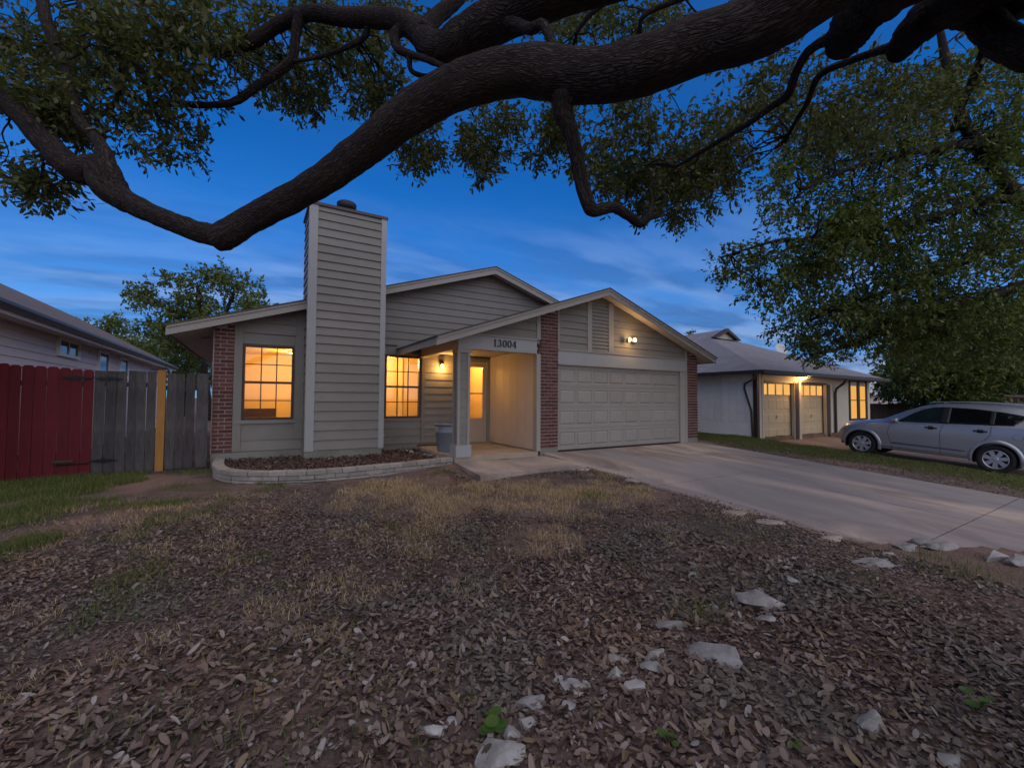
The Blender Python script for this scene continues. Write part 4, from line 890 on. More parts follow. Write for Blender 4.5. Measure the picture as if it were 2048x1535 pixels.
nc = 2*nr-2; Fc = [(i*nc+k, (i+1)*nc+k, (i+1)*nc+(k+1) % nc, i*nc+(k+1) % nc) for i in range(len(ss)-1) for k in range(nc)]
Fc += [tuple(range(nc)), tuple(range((len(ss)-1)*nc+nc-1, (len(ss)-1)*nc-1, -1))]
body_me = mesh('body', V, Fc, True)
bodyo = bpy.data.objects.new('body', body_me); COL.objects.link(bodyo)
cut = MB()
WHEELS = [(.69, .352), (3.41, .352)]
for (s, z) in WHEELS:
    for sg in (-1, 1):
        m2 = MB().cyl((0, 0, 0), .405, .405, .40, 40, 'y'); cut.add([(s+v[0], (v[1]+.58) if sg > 0 else (v[1]-.98), z+v[2]) for v in m2.V], m2.F)
cme = mesh('cut', cut.V, cut.F); bmx = bmesh.new(); bmx.from_mesh(cme); bmesh.ops.recalc_face_normals(bmx, faces=bmx.faces); bmx.to_mesh(cme); bmx.free()
bmx = bmesh.new(); bmx.from_mesh(body_me); bmesh.ops.recalc_face_normals(bmx, faces=bmx.faces); bmx.to_mesh(body_me); bmx.free()
cuto = bpy.data.objects.new('cut', cme); COL.objects.link(cuto)
md = bodyo.modifiers.new('b', 'BOOLEAN'); md.object = cuto; md.operation = 'DIFFERENCE'; md.solver = 'EXACT'
dg = bpy.context.evaluated_depsgraph_get(); res = bpy.data.meshes.new_from_object(bodyo.evaluated_get(dg))
bpy.data.objects.remove(bodyo); bpy.data.objects.remove(cuto)
for v in res.vertices: v.co = cw(*v.co)
res.materials.clear(); res.polygons.foreach_set('use_smooth', [True]*len(res.polygons)); res.update(); res.name = 'body'
try: res.set_sharp_from_angle(angle=R_(40))
except Exception: pass
body = link('body', res, M['car'], car)
def surf(s, z):
    P = smooth_ring(s); i0 = 8; q = P[i0:]; q = q[:np.argmax(q[:, 1])+1] if np.argmax(q[:, 1]) > 0 else q
    return float(np.interp(z, q[:, 1], q[:, 0]))
def cpatch(name, fs, mat, parent, nu=14, nv=6, off=.004, sides=(-1,), th=None):
    """patch lying on the body side: fs(u,v) -> (s,z); built with a real edge"""
    for sg in sides:
        V = []
        for o_ in (off, -.02):
            for i in range(nu+1):
                for j in range(nv+1):
                    s, z = fs(i/nu, j/nv); V.append(cw(s, sg*(surf(s, z)+o_), z))
        n1 = (nu+1)*(nv+1); q = lambda i, j: i*(nv+1)+j; Fc = []
        for i in range(nu):
            for j in range(nv): Fc.append((q(i, j), q(i+1, j), q(i+1, j+1), q(i, j+1)))
        bd = [q(i, 0) for i in range(nu)]+[q(nu, j) for j in range(nv)]+[q(i, nv) for i in range(nu, 0, -1)]+[q(0, j) for j in range(nv, 0, -1)]
        for a, b in zip(bd, bd[1:]+bd[:1]): Fc.append((b, a, a+n1, b+n1))
        if sg < 0: Fc = [tuple(reversed(f)) for f in Fc]
        MB().add(V, Fc).obj(name, M[mat], parent, True)
wt = lambda s: ip(s, [(1.46, 1.085), (1.6, 1.20), (1.8, 1.36), (2.0, 1.48), (2.2, 1.55), (2.45, 1.575), (3.0, 1.57), (3.5, 1.52), (3.95, 1.44)])
wbz = lambda s: ip(s, ZB)+.03
M['moulding'] = plain('grey_moulding', (.10, .105, .115), .5)
M['cabinglass'] = plain('cabin_glass', (.012, .020, .020), .05, 0, .6, .3, 3)
cpatch('front_window', lambda u, v: ((1.48+u*.93), wbz(1.48+u*.93)+v*(max(wt(1.48+u*.93)-wbz(1.48+u*.93), .004))), 'cabinglass', car, 22, 8, .004, (-1, 1))
cpatch('pillar', lambda u, v: ((2.37+u*.18), wbz(2.45)+v*(wt(2.45)-wbz(2.45))), 'dark', car, 4, 8, .009, (-1, 1))
cpatch('pillar', lambda u, v: ((3.27+u*.085), wbz(3.3)+v*(wt(3.3)-wbz(3.3))), 'dark', car, 4, 8, .009, (-1, 1))
cpatch('rear_window', lambda u, v: ((2.514+u*.80), wbz(2.514+u*.8)+v*(wt(2.514+u*.8)-wbz(2.514+u*.8))), 'privacy', car, 16, 8, .004, (-1, 1))
cpatch('quarter_window', lambda u, v: (lambda s: (s, wbz(min(s, 3.7))+v*(wt(s)-wbz(min(s, 3.7)))))(3.318+u*(.36+.27*v)), 'privacy', car, 12, 8, .004, (-1, 1))
line = lambda pts: (lambda u, v: (float(np.interp(u, np.linspace(0, 1, len(pts)), [p[0] for p in pts]))+(v-.5)*.009, float(np.interp(u, np.linspace(0, 1, len(pts)), [p[1] for p in pts]))))
for pts in ([(1.42, 1.05), (1.33, .95), (1.30, .75), (1.36, .55), (1.42, .36)], [(2.45, 1.10), (2.40, .9), (2.42, .36)], [(3.32, 1.15), (3.31, .95), (3.22, .80), (3.14, .74)]):
    cpatch('door_gap', line(pts), 'carline', body, 16, 1, .0025, (-1, 1))
cpatch('side_moulding', lambda u, v: (1.42+u*1.48, .46+v*.045-.0*u), 'moulding', body, 14, 1, .010, (-1, 1))
cpatch('sill_trim', lambda u, v: (1.16+u*1.76, .285+v*.07), 'dark', body, 14, 1, .006, (-1, 1))
for s0 in (2.10, 3.02):
    cpatch('door_handle', lambda u, v: (s0+u*.24, .985+.02*(s0 > 3)+v*.034), 'dark', body, 6, 1, .035, (-1, 1))
    cpatch('handle_recess', lambda u, v: (s0+.06+u*.11, .955+.02*(s0 > 3)+v*.09), 'carline', body, 4, 2, .003, (-1, 1))
flap = lambda u, v: (3.68+.085*(1+math.cos(2*math.pi*u)*(1+.12*abs(math.sin(4*math.pi*u)))*(.93+.05*v)), .94+.075*math.sin(2*math.pi*u)*(1+.12*abs(math.sin(4*math.pi*u)))*(.93+.05*v))
cpatch('fuel_flap', flap, 'carline', body, 28, 1, .003)
cpatch('headlamp', lambda u, v: (.05+u*(.26-.05*v), .66+.10*v+u*.10), 'headlamp', car, 8, 4, .006, (-1, 1))
cpatch('bumper_lip', lambda u, v: (.08+u*.26, .28+v*.06), 'dark', body, 8, 2, .008, (-1, 1))
def flare(s0, z0):
    for sg in (-1, 1):
        V = []; n = 36; rr = [.400, .402, .425, .455, .485]; of = [-.03, .022, .030, .024, .002]
        for i in range(n+1):
            a = R_(-14+208*i/n)
            for r, o_ in zip(rr, of):
                s = s0-r*math.cos(a); z = z0+r*math.sin(a); V.append(cw(s, sg*(surf(s, max(z, .30))+o_), z))
        k = len(rr); Fc = [(i*k+j, i*k+j+1, (i+1)*k+j+1, (i+1)*k+j) for i in range(n) for j in range(k-1)]
        if sg > 0: Fc = [tuple(reversed(f)) for f in Fc]
        MB().add(V, Fc).obj('wheel_arch', M['car'], body, True)
        V = []
        for i in range(n+1):
            a = R_(-20+220*i/n)
            for l in (.57, .895): V.append(cw(s0-.399*math.cos(a), sg*l*.985, z0+.399*math.sin(a)))
        MB().add(V, [(i*2, i*2+1, i*2+3, i*2+2) for i in range(n)]).obj('wheel_well', M['dark'], body, True)
for (s, z) in WHEELS: flare(s, z)
def wheel(s0, z0, sg):
    c = cw(s0, sg*.80, z0)
    f = lambda m: [tuple(np.array(c)+np.array([sg*v[2], v[0], v[1]])) for v in m.V]
    tyre = MB().lathe((0, 0, 0), [(.235, -.19), (.30, -.20), (.338, -.185), (.352, -.15), (.352, .03), (.342, .062), (.30, .08), (.25, .07), (.235, .045)], 40)
    w = MB().add(f(tyre), tyre.F).obj('wheel', M['rubber'], car, True)
    rim = MB().lathe((0, 0, 0), [(.236, -.17), (.236, .05), (.228, .064), (.212, .055), (.205, .0), (.20, -.10)], 40)
    MB().add(f(rim), rim.F).obj('rim', M['alloy'], w, True)
    back = MB().lathe((0, 0, 0), [(.225, -.045), (0, -.045)], 32); MB().add(f(back), back.F).obj('brake_disc', M['dark'], w)
    hub = MB().lathe((0, 0, 0), [(.075, -.03), (.07, .035), (.05, .05), (.03, .052), (.0, .05)], 24); MB().add(f(hub), hub.F).obj('hub', M['alloy'], w, True)
    for k in range(7):
        a = 2*math.pi*k/7+.3; ca_, sa_ = math.cos(a), math.sin(a); sp = MB()
        P = [(.055, -.035), (.055, .035), (.215, .048), (.215, -.048)]
        V = [(ca_*r-sa_*t, sa_*r+ca_*t, .048 if r < .1 else .046) for r, t in P]+[(ca_*r-sa_*t*1.15, sa_*r+ca_*t*1.15, -.02) for r, t in P]
        sp.add(V, [(3, 2, 1, 0), (0, 1, 5, 4), (1, 2, 6, 5), (2, 3, 7, 6), (3, 0, 4, 7)]); MB().add(f(sp), sp.F).obj('spoke', M['alloy'], w)
for (s, z) in WHEELS:
    for sg in (-1, 1): wheel(s, z, sg)
for sg in (-1, 1):
    mm = MB().lathe((0, 0, 0), [(0, -.09), (.06, -.085), (.085, -.04), (.085, .03), (.06, .06), (0, .07)], 16)
    MB().add([cw(1.50+v[2]*.8, sg*(.97+v[0]*1.1), 1.13+v[1]*.9) for v in mm.V], mm.F).obj('mirror', M['car'], car, True)
    MB().tube([cw(s, sg*.60, ip(s, ZT)+.035-.0*s) for s in np.linspace(2.1, 4.0, 12)], .014, 8).obj('roof_rail', M['alloy'], car, True)
wsV = []
for i in range(9):
    for j in range(13):
        s = 1.16+.70*i/8; l = (-1+2*j/12)*(.68-.07*i/8); wsV.append(cw(s, l, ip(s, ZT)+.006-.06*(abs(l)/.68)**3))
MB().add(wsV, [(i*13+j, i*13+j+1, (i+1)*13+j+1, (i+1)*13+j) for i in range(8) for j in range(12)]).obj('windshield', M['cabinglass'], car, True)

# ================================================================ FAR THINGS ON THE RIGHT
fp = PZ(1735, 806, 30)
ff = empty('far_fence', (fp[0], fp[1], -.3), 'dark board fence between the lit bay window and the trees', 'fence')
p0 = PZ(1738, 806, 27); p1 = PZ(1880, 808, 27)
npk = 15
for i in range(npk):
    a = p0+(p1-p0)*(i/npk); h = random.uniform(-.05, .05)
    me = mesh('picket', *(lambda m: (m.V, m.F))(picket_mesh(.30, a[2]+h+.5, .03, .02))); me.materials.append(M['farwood'])
    d = p1-p0; link('picket', me, None, ff, loc=(a[0], a[1], -.5), rot=(0, 0, math.atan2(d[1], d[0])))
q = PZ(1765, 790, 46)
sh_ = empty('shed', (q[0], q[1], -.3), 'far grey shed with a pale metal roof behind the board fence', 'shed')
MB().box(q[0]-3.2, q[0]+3.2, q[1], q[1]+4, -.5, 2.0).obj('shed_wall', M['lwall'], sh_)
MB().add([(q[0]-3.6, q[1]-.3, 1.95), (q[0]+3.6, q[1]-.3, 1.95), (q[0]+3.2, q[1]+2.2, 3.9), (q[0]-3.2, q[1]+2.2, 3.9), (q[0]-3.6, q[1]-.3, 1.85), (q[0]+3.6, q[1]-.3, 1.85), (q[0]+3.2, q[1]+4.4, 1.9), (q[0]-3.2, q[1]+4.4, 1.9)], [(0, 1, 2, 3), (4, 5, 1, 0), (3, 2, 6, 7)]).obj('shed_roof', M['dish'], sh_)
q = PZ(2030, 800, 22)
tf = empty('timber_frame', (q[0], q[1], -.6), 'dark timber post with a crossbar beyond the parked car', 'post')
MB().box(q[0]-.12, q[0]+.12, q[1]-.12, q[1]+.12, -.8, q[2]+.10).obj('post', M['farwood'], tf)
a = PZ(2006, 793, 22); b = PZ(2110, 795, 22)
MB().tube([tuple(a), tuple(b)], .10, 4).obj('crossbar', M['farwood'], tf)
a = PZ(2030, 808, 22); b = PZ(2120, 809, 22); MB().tube([tuple(a), tuple(b)], .12, 4).obj('crossbar', M['farwood'], tf)
# ================================================================ TREES
from mathutils import noise as mnoise
def limb_geo(P, rad, n, rough=.06, seed=0):
    """tapered limb with lumps; returns V, F, UV (metres round, metres along)"""
    P = np.array(P); m = len(P); T = np.gradient(P, axis=0); T /= np.linalg.norm(T, axis=1)[:, None]+1e-9
    L = np.concatenate([[0], np.cumsum(np.linalg.norm(np.diff(P, axis=0), axis=1))])
    a = np.cross(T[0], [0, 0, 1.]); a = np.cross(T[0], [1., 0, 0]) if np.linalg.norm(a) < .1 else a; a /= np.linalg.norm(a); V = []; UV = []
    rm = float(np.mean(rad))
    for i in range(m):
        a = a-T[i]*(a@T[i]); a /= np.linalg.norm(a); b = np.cross(T[i], a)
        for k in range(n):
            t = 2*math.pi*k/n; d = a*math.cos(t)+b*math.sin(t)
            q = P[i]+d*rad[i]
            r = rad[i]*(1+rough*1.6*mnoise.noise(Vector(q)*(1.4/ max(rad[i], .02))*.35+Vector((seed, 0, 0)))+rough*mnoise.noise(Vector(q)*(3.2/max(rad[i], .02))*.5))
            V.append(P[i]+d*r); UV.append((t*max(rm, .03), L[i]))
    Fc = [(i*n+k, i*n+(k+1) % n, (i+1)*n+(k+1) % n, (i+1)*n+k) for i in range(m-1) for k in range(n)]+[tuple(range(n-1, -1, -1)), tuple(range((m-1)*n, m*n))]
    return V, Fc, UV, n, rm
def limb_obj(name, geos, mat, parent, **k):
    V, Fc, UVs = [], [], []
    for (v, f, uv, n, rm) in geos:
        o = len(V); V += v
        for q in f:
            Fc.append(tuple(i+o for i in q)); us = [uv[i] for i in q]
            if len(q) == 4 and max(u[0] for u in us)-min(u[0] for u in us) > math.pi*rm:
                us = [((u[0]+2*math.pi*max(rm, .03)) if u[0] < math.pi*rm else u[0], u[1]) for u in us]
            UVs += us
    me = mesh(name, V, Fc, True); lay = me.uv_layers.new(name='UVMap'); lay.data.foreach_set('uv', np.array(UVs, np.float32).ravel())
    return link(name, me, mat, parent, **k)
def px_limb(pts, sub=8):
    """pts: (px, py, depth, half-width px) -> world centreline and radii"""
    P = np.array([PZ(a, b, z) for a, b, z, w in pts]); r = np.array([w*z/F_PX for a, b, z, w in pts])
    Q = catmull(np.column_stack([P, r]), sub); return Q[:, :3], np.maximum(Q[:, 3], .003)
def leaf_mesh(pos, axis, nrm, L, W, fold=.25):
    n = len(pos); axis = axis/np.linalg.norm(axis, axis=1)[:, None]; w = np.cross(axis, nrm); w /= np.linalg.norm(w, axis=1)[:, None]+1e-9; u = np.cross(w, axis)
    prof = np.array([(0, 0), (.3, .42), (.7, .46), (1, 0), (.7, -.46), (.3, -.42)])
    V = pos[:, None, :]+axis[:, None, :]*(prof[None, :, 0:1]*L[:, None, None])+w[:, None, :]*(prof[None, :, 1:2]*W[:, None, None])+u[:, None, :]*(np.abs(prof[None, :, 1:2])*W[:, None, None]*fold)
    b = np.arange(n)[:, None]*6; Fc = np.concatenate([b+np.array([[0, 1, 2, 3]]), b+np.array([[0, 3, 4, 5]])], 0)
    return V.reshape(-1, 3), Fc
def rnd_dir(n): 
    v = RNG.normal(size=(n, 3)); return v/np.linalg.norm(v, axis=1)[:, None]
def clump_leaves(C, rc, twigs, leaves, tl, L, Wf, droop=.35, up=.8):
    """C (k,3) clump centres, rc (k,) radii. Twigs leave the clump centre outward and carry alternate leaves."""
    k = len(C); n = k*twigs; c = np.repeat(C, twigs, 0); r = np.repeat(rc, twigs)
    d = rnd_dir(n); st = c+d*(r*RNG.uniform(.1, 1, n)**.6)[:, None]*np.array([1, 1, .75])
    td = d*.8+rnd_dir(n)*.8; td[:, 2] -= droop; td /= np.linalg.norm(td, axis=1)[:, None]; ln = RNG.uniform(*tl, n)
    t = (np.arange(leaves)+.6)/leaves
    pos = (st[:, None, :]+td[:, None, :]*(ln[:, None]*t[None, :])[:, :, None]).reshape(-1, 3)
    ax = np.repeat(td, leaves, 0)*.75+rnd_dir(n*leaves)*.9; ax[:, 2] -= droop*.4
    nr = rnd_dir(n*leaves); nr[:, 2] = np.abs(nr[:, 2])+up
    N = n*leaves; Ls = RNG.uniform(*L, N)
    return leaf_mesh(pos, ax, nr, Ls, Ls*RNG.uniform(Wf*.8, Wf*1.2, N)), st, td, ln
def poly_clumps(poly, n, z0, z1, rpx, grow=None):
    q = scatter_poly(poly, n); z = RNG.uniform(z0, z1, n); C = np.array([PZ(a, b, c) for (a, b), c in zip(q, z)]); return C, RNG.uniform(*rpx, n)*z/F_PX
def twig_mesh(st, td, ln, r, sel):
    V, Fc = [], []
    st, td, ln = st[sel], td[sel], ln[sel]; n = len(st); w = np.cross(td, rnd_dir(n)); w /= np.linalg.norm(w, axis=1)[:, None]+1e-9; v = np.cross(td, w); e = st+td*ln[:, None]
    P = np.stack([st+w*r, st-w*r*.5+v*r*.87, st-w*r*.5-v*r*.87, e+w*r*.3, e-w*r*.15+v*r*.26, e-w*r*.15-v*r*.26], 1).reshape(-1, 3); b = np.arange(n)[:, None]*6
    F_ = np.concatenate([b+np.array([[0, 1, 4, 3]]), b+np.array([[1, 2, 5, 4]]), b+np.array([[2, 0, 3, 5]])], 0); return P, F_
def cat_mesh(items):
    V, Fc, o = [], [], 0
    for v, f in items: V.append(v); Fc.append(f+o); o += len(v)
    return np.vstack(V), np.vstack(Fc)
def connect(C, limbs, frac, r0, r1, n=6, sag=.08, dmax=9.0):
    """thin branchlets from each clump to its nearest limb point"""
    pts = np.vstack(limbs); g = []
    for c in C[RNG.uniform(size=len(C)) < frac]:
        d = np.linalg.norm(pts-c, axis=1); a = pts[np.argmin(d*RNG.uniform(1, 2.4, len(d)))]; D = np.linalg.norm(c-a)
        if D > dmax: continue
        mid = [a+(c-a)*t+RNG.normal(0, .05*D, 3)*(0 < t < 1)+np.array([0, 0, sag*D*math.sin(math.pi*t)]) for t in np.linspace(0, 1, 5)]
        Q = catmull(mid, 3); g.append(limb_geo(Q, np.linspace(r0, r1, len(Q)), n, .03))
    return g

# ---------------- the oak overhead
oak = empty('oak_tree', (3.15, -.05, -.5), 'gnarled live oak with a dark sweeping limb arching over the lawn', 'tree')
TB = np.array([3.20, -.10, -.62])
trunk = catmull([TB, TB+[.03, -.02, .25], TB+[.12, -.05, .9], TB+[.18, -.05, 1.8], TB+[.22, -.05, 3.0], TB+[.15, .0, 4.3]], 8)
limb_obj('trunk', [limb_geo(trunk, np.interp(np.linspace(0, 1, len(trunk)), [0, .08, .3, .7, 1], [.56, .47, .38, .36, .30]), 40, .07)], M['bark'], oak)
forkp = TB+np.array([.16, .0, 4.0])
def from_fork(pts, r0, sub=8):
    P, r = px_limb(pts, sub); Q = catmull(np.vstack([np.column_stack([[forkp], [r0]]), np.column_stack([P[:1], r[:1]])*1.0]), 2)
    pre = np.column_stack([np.linspace(forkp, P[0], 6)[:-1]+np.array([[0, 0, .12*math.sin(math.pi*i/5)] for i in range(5)]), np.linspace(r0, r[0], 6)[:-1]])
    return np.vstack([pre[:, :3], P]), np.concatenate([pre[:, 3], r])
main_px = [(1720, -90, 1.95, 75), (1600, -8, 2.05, 66), (1500, 58, 2.15, 58), (1400, 90, 2.25, 54), (1300, 127, 2.35, 52), (1200, 152, 2.5, 49), (1120, 150, 2.6, 48), (1040, 143, 2.68, 46), (960, 158, 2.75, 43), (880, 190, 2.82, 40), (800, 240, 2.9, 37), (720, 305, 3.0, 33), (650, 357, 3.06, 29), (580, 398, 3.12, 27), (500, 440, 3.18, 26), (452, 470, 3.2, 27), (428, 482, 3.2, 22)]
limbs_pts = []
geo = []
P, r = from_fork(main_px, .26); limbs_pts.append(P); geo.append(limb_geo(P, r, 36, .05, 1))
left_px = [(455, 478, 3.2, 22), (415, 468, 3.21, 21), (360, 450, 3.22, 20), (300, 425, 3.24, 20), (245, 397, 3.26, 23), (218, 372, 3.27, 30), (200, 340, 3.28, 30), (165, 342, 3.3, 26), (130, 325, 3.3, 24), (80, 270, 3.32, 22), (35, 222, 3.34, 20), (-20, 185, 3.36, 19), (-120, 90, 3.4, 16), (-260, 40, 3.5, 9)]
P, r = px_limb(left_px); limbs_pts.append(P); geo.append(limb_geo(P, r, 26, .07, 2))
limb_obj('main_limb', geo, M['bark'], oak)
def branch(pts, n=14, rough=.06, name='branch', fork=None):
    P, r = from_fork(pts, fork) if fork else px_limb(pts); limbs_pts.append(P); return limb_obj(name, [limb_geo(P, r, n, rough, len(limbs_pts))], M['bark'], oak)
branch([(207, 330, 3.28, 24), (208, 305, 3.29, 14), (190, 275, 3.32, 11), (163, 245, 3.36, 10), (143, 190, 3.42, 9), (128, 130, 3.5, 9), (105, 75, 3.56, 10), (88, 20, 3.6, 10), (80, -60, 3.7, 9)])
branch([(1130, 190, 2.58, 26), (1125, 222, 2.60, 20), (1140, 262, 2.62, 16), (1153, 310, 2.66, 14), (1162, 360, 2.7, 14), (1176, 405, 2.72, 14), (1188, 421, 2.74, 13), (1225, 414, 2.8, 11), (1255, 430, 2.84, 10), (1280, 446, 2.88, 9), (1298, 434, 2.9, 8), (1316, 430, 2.95, 6)])
branch([(1296, 436, 2.9, 6), (1304, 405, 2.96, 4), (1300, 380, 3.0, 4)], 8)
branch([(1300, -80, 2.9, 52), (1100, -15, 3.1, 46), (1010, 30, 3.3, 42), (940, 66, 3.45, 35), (892, 92, 3.55, 30), (862, 96, 3.6, 27), (842, 70, 3.65, 24), (800, 42, 3.75, 20), (740, 36, 3.85, 18), (680, 34, 3.95, 17), (620, 26, 4.0, 15), (560, 48, 4.1, 13), (500, 84, 4.15, 12), (440, 103, 4.2, 11), (400, 98, 4.25, 10), (350, 90, 4.3, 9), (280, 86, 4.35, 6), (190, 66, 4.4, 5), (162, 20, 4.45, 4), (150, -40, 4.5, 4)], 24, .06, 'upper_limb', .22)
branch([(848, 70, 3.62, 22), (868, 38, 3.7, 16), (905, 8, 3.8, 14), (960, -50, 3.9, 12)])
branch([(600, 26, 4.0, 12), (592, 70, 4.02, 9), (585, 115, 4.04, 9), (560, 142, 4.06, 9), (515, 172, 4.1, 8), (470, 203, 4.14, 7), (420, 210, 4.18, 6), (360, 208, 4.2, 6), (300, 208, 4.24, 4), (255, 190, 4.3, 3)])
branch([(1000, 40, 3.32, 16), (1042, 52, 3.1, 11), (1062, 58, 3.0, 11), (1085, 50, 2.9, 10), (1100, 75, 2.8, 9), (1110, 105, 2.66, 9)], 12)
branch([(810, 52, 3.72, 14), (790, 72, 3.7, 11), (797, 98, 3.66, 9), (825, 110, 3.6, 7), (862, 122, 3.5, 6), (905, 142, 3.3, 5)], 10)
branch([(818, 108, 3.62, 6), (822, 140, 3.64, 5), (845, 152, 3.68, 5), (870, 152, 3.7, 4), (880, 165, 3.7, 3)], 8)
branch([(735, 45, 3.86, 8), (728, 75, 3.9, 6), (680, 100, 3.95, 5), (620, 118, 4.0, 4), (560, 125, 4.05, 3)], 8)
branch([(330, 90, 4.3, 7), (265, 110, 4.2, 6), (245, 150, 4.1, 6), (230, 205, 4.0, 5), (190, 240, 3.8, 4)], 8)
branch([(262, 112, 4.2, 5), (290, 165, 4.15, 5), (303, 205, 4.12, 5), (318, 240, 4.1, 3)], 8)
branch([(2050, -150, 1.9, 70), (1830, -60, 2.2, 60), (1745, 0, 2.4, 52), (1705, 55, 2.5, 42), (1684, 92, 2.55, 32), (1676, 108, 2.56, 18)], 22, .08, 'stub_limb', .24)
branch([(1690, 80, 2.52, 20), (1650, 82, 2.6, 11), (1615, 105, 2.7, 9), (1592, 145, 2.8, 8), (1575, 190, 2.9, 8), (1540, 215, 3.0, 7), (1500, 245, 3.1, 6), (1450, 275, 3.3, 5), (1400, 305, 3.5, 4), (1350, 335, 3.7, 3)], 12)
branch([(2150, -140, 2.0, 60), (1960, -20, 2.4, 46), (1880, 20, 2.6, 40), (1830, 60, 2.7, 33), (1802, 98, 2.8, 24), (1795, 108, 2.8, 15)], 20, .08, 'stub_limb', .22)
branch([(1815, 85, 2.78, 16), (1770, 98, 2.9, 9), (1700, 122, 3.1, 7), (1650, 143, 3.3, 7), (1630, 165, 3.4, 6), (1615, 205, 3.6, 5), (1590, 245, 3.8, 4), (1570, 285, 4, 3)], 10)
branch([(1890, 12, 2.6, 36), (1955, 26, 2.5, 30), (1985, 62, 2.4, 28), (2020, 88, 2.3, 30), (2090, 105, 2.2, 34), (2200, 60, 2.1, 40)], 18, .08, 'stub_limb')
branch([(2040, 30, 2.4, 22), (2030, -40, 2.4, 26), (2060, -140, 2.3, 30)], 14)
branch([(1230, -10, 4.2, 6), (1180, 30, 4.3, 5), (1150, 70, 4.4, 4)], 8); branch([(1380, -10, 4.2, 6), (1290, 30, 4.3, 5), (1280, 70, 4.4, 4)], 8)
OP = [  # (outline in the photo, clumps, near depth, far depth, clump radius px, twigs, leaves)
    ([(0, 0), (440, 0), (470, 60), (438, 130), (432, 230), (405, 300), (375, 320), (330, 290), (270, 270), (215, 260), (160, 240), (120, 190), (60, 150), (0, 120)], 74, 3.5, 4.8, (20, 44)),
    ([(0, 150), (110, 200), (180, 270), (225, 300), (250, 320), (200, 300), (140, 300), (120, 250), (40, 210), (0, 190)], 12, 3.3, 3.8, (16, 30)),
    ([(10, 305), (70, 330), (130, 370), (95, 392), (45, 360), (5, 330)], 6, 3.3, 3.6, (14, 22)),
    ([(440, 0), (830, 0), (790, 60), (700, 90), (640, 160), (610, 215), (540, 195), (505, 135), (440, 90)], 46, 4.3, 6.0, (20, 40)),
    ([(600, 120), (640, 130), (640, 220), (605, 235)], 5, 4.5, 5.5, (16, 26)),
    ([(660, 110), (800, 110), (790, 200), (745, 255), (715, 250), (700, 170)], 16, 4.3, 5.6, (16, 32)),
    ([(800, 270), (885, 235), (860, 320), (812, 335)], 9, 4.6, 5.4, (14, 24)),
    ([(925, 225), (1030, 195), (1120, 185), (1130, 250), (1085, 330), (1040, 300), (1010, 345), (950, 335)], 26, 4.8, 6.0, (16, 30)),
    ([(1090, 190), (1160, 200), (1175, 330), (1120, 340), (1085, 300)], 12, 4.8, 6.0, (14, 26)),
    ([(1165, 215), (1290, 190), (1330, 280), (1375, 270), (1460, 190), (1560, 150), (1585, 240), (1490, 300), (1470, 370), (1400, 400), (1350, 440), (1330, 400), (1280, 405), (1210, 385), (1180, 340)], 70, 4.2, 6.5, (20, 38)),
    ([(1180, 330), (1300, 330), (1450, 330), (1440, 385), (1350, 430), (1225, 385)], 26, 4.6, 5.6, (18, 32)),
    ([(1000, 0), (1400, 0), (1330, 50), (1180, 90), (1060, 85)], 30, 4.6, 6.5, (18, 32)),
    ([(1530, 60), (1680, 100), (1850, 110), (1960, 90), (1950, 200), (1700, 300), (1560, 300), (1500, 200)], 54, 4.4, 6.4, (20, 40)),
]
leafs, tw, conC = [], [], []
for (poly, n, z0, z1, rp) in OP:
    C, rc = poly_clumps(poly, n, z0, z1, rp); conC.append(C)
    (V, Fc), st, td, ln = clump_leaves(C, rc*1.15, 17, 9, (.12, .26), (.045, .082), .40)
    leafs.append((V, Fc)); tw.append(twig_mesh(st, td, ln, .0026, RNG.uniform(size=len(st)) < .8))
# crown above and behind the frame so that the tree is whole
oc = []
for k in range(90):
    a = RNG.uniform(0, 2*np.pi); rr = RNG.uniform(1.5, 6.2); p = np.array([3+rr*math.cos(a), 0.2+rr*math.sin(a)*.8, RNG.uniform(5.6, 7.6)-.05*rr*rr]); oc.append(p)
oc = np.array(oc); 
(V, Fc), st, td, ln = clump_leaves(oc, RNG.uniform(.35, .6, len(oc)), 16, 8, (.2, .35), (.06, .10), .42); leafs.append((V, Fc))
V, Fc = cat_mesh(leafs); np_mesh('crown', V, Fc, M['oakleaf'], oak, kind='stuff')
V, Fc = cat_mesh(tw); np_mesh('twig', V, Fc, M['bark'], oak, kind='stuff')
g = connect(np.vstack(conC), limbs_pts, .8, .009, .003, 5, .08, 1.1); limb_obj('branchlet', g, M['bark'], oak, kind='stuff')
# high limbs reaching the upper crown
g = []
for k in range(9):
    tgt = oc[k*9]; mid = forkp+(tgt-forkp)*.5+np.array([0, 0, .8]); Q = catmull([forkp, forkp+(mid-forkp)*.5+np.array([0, 0, .3]), mid, tgt], 6); g.append(limb_geo(Q, np.linspace(.14, .03, len(Q)), 10, .05, k))
limb_obj('high_limb', g, M['bark'], oak)

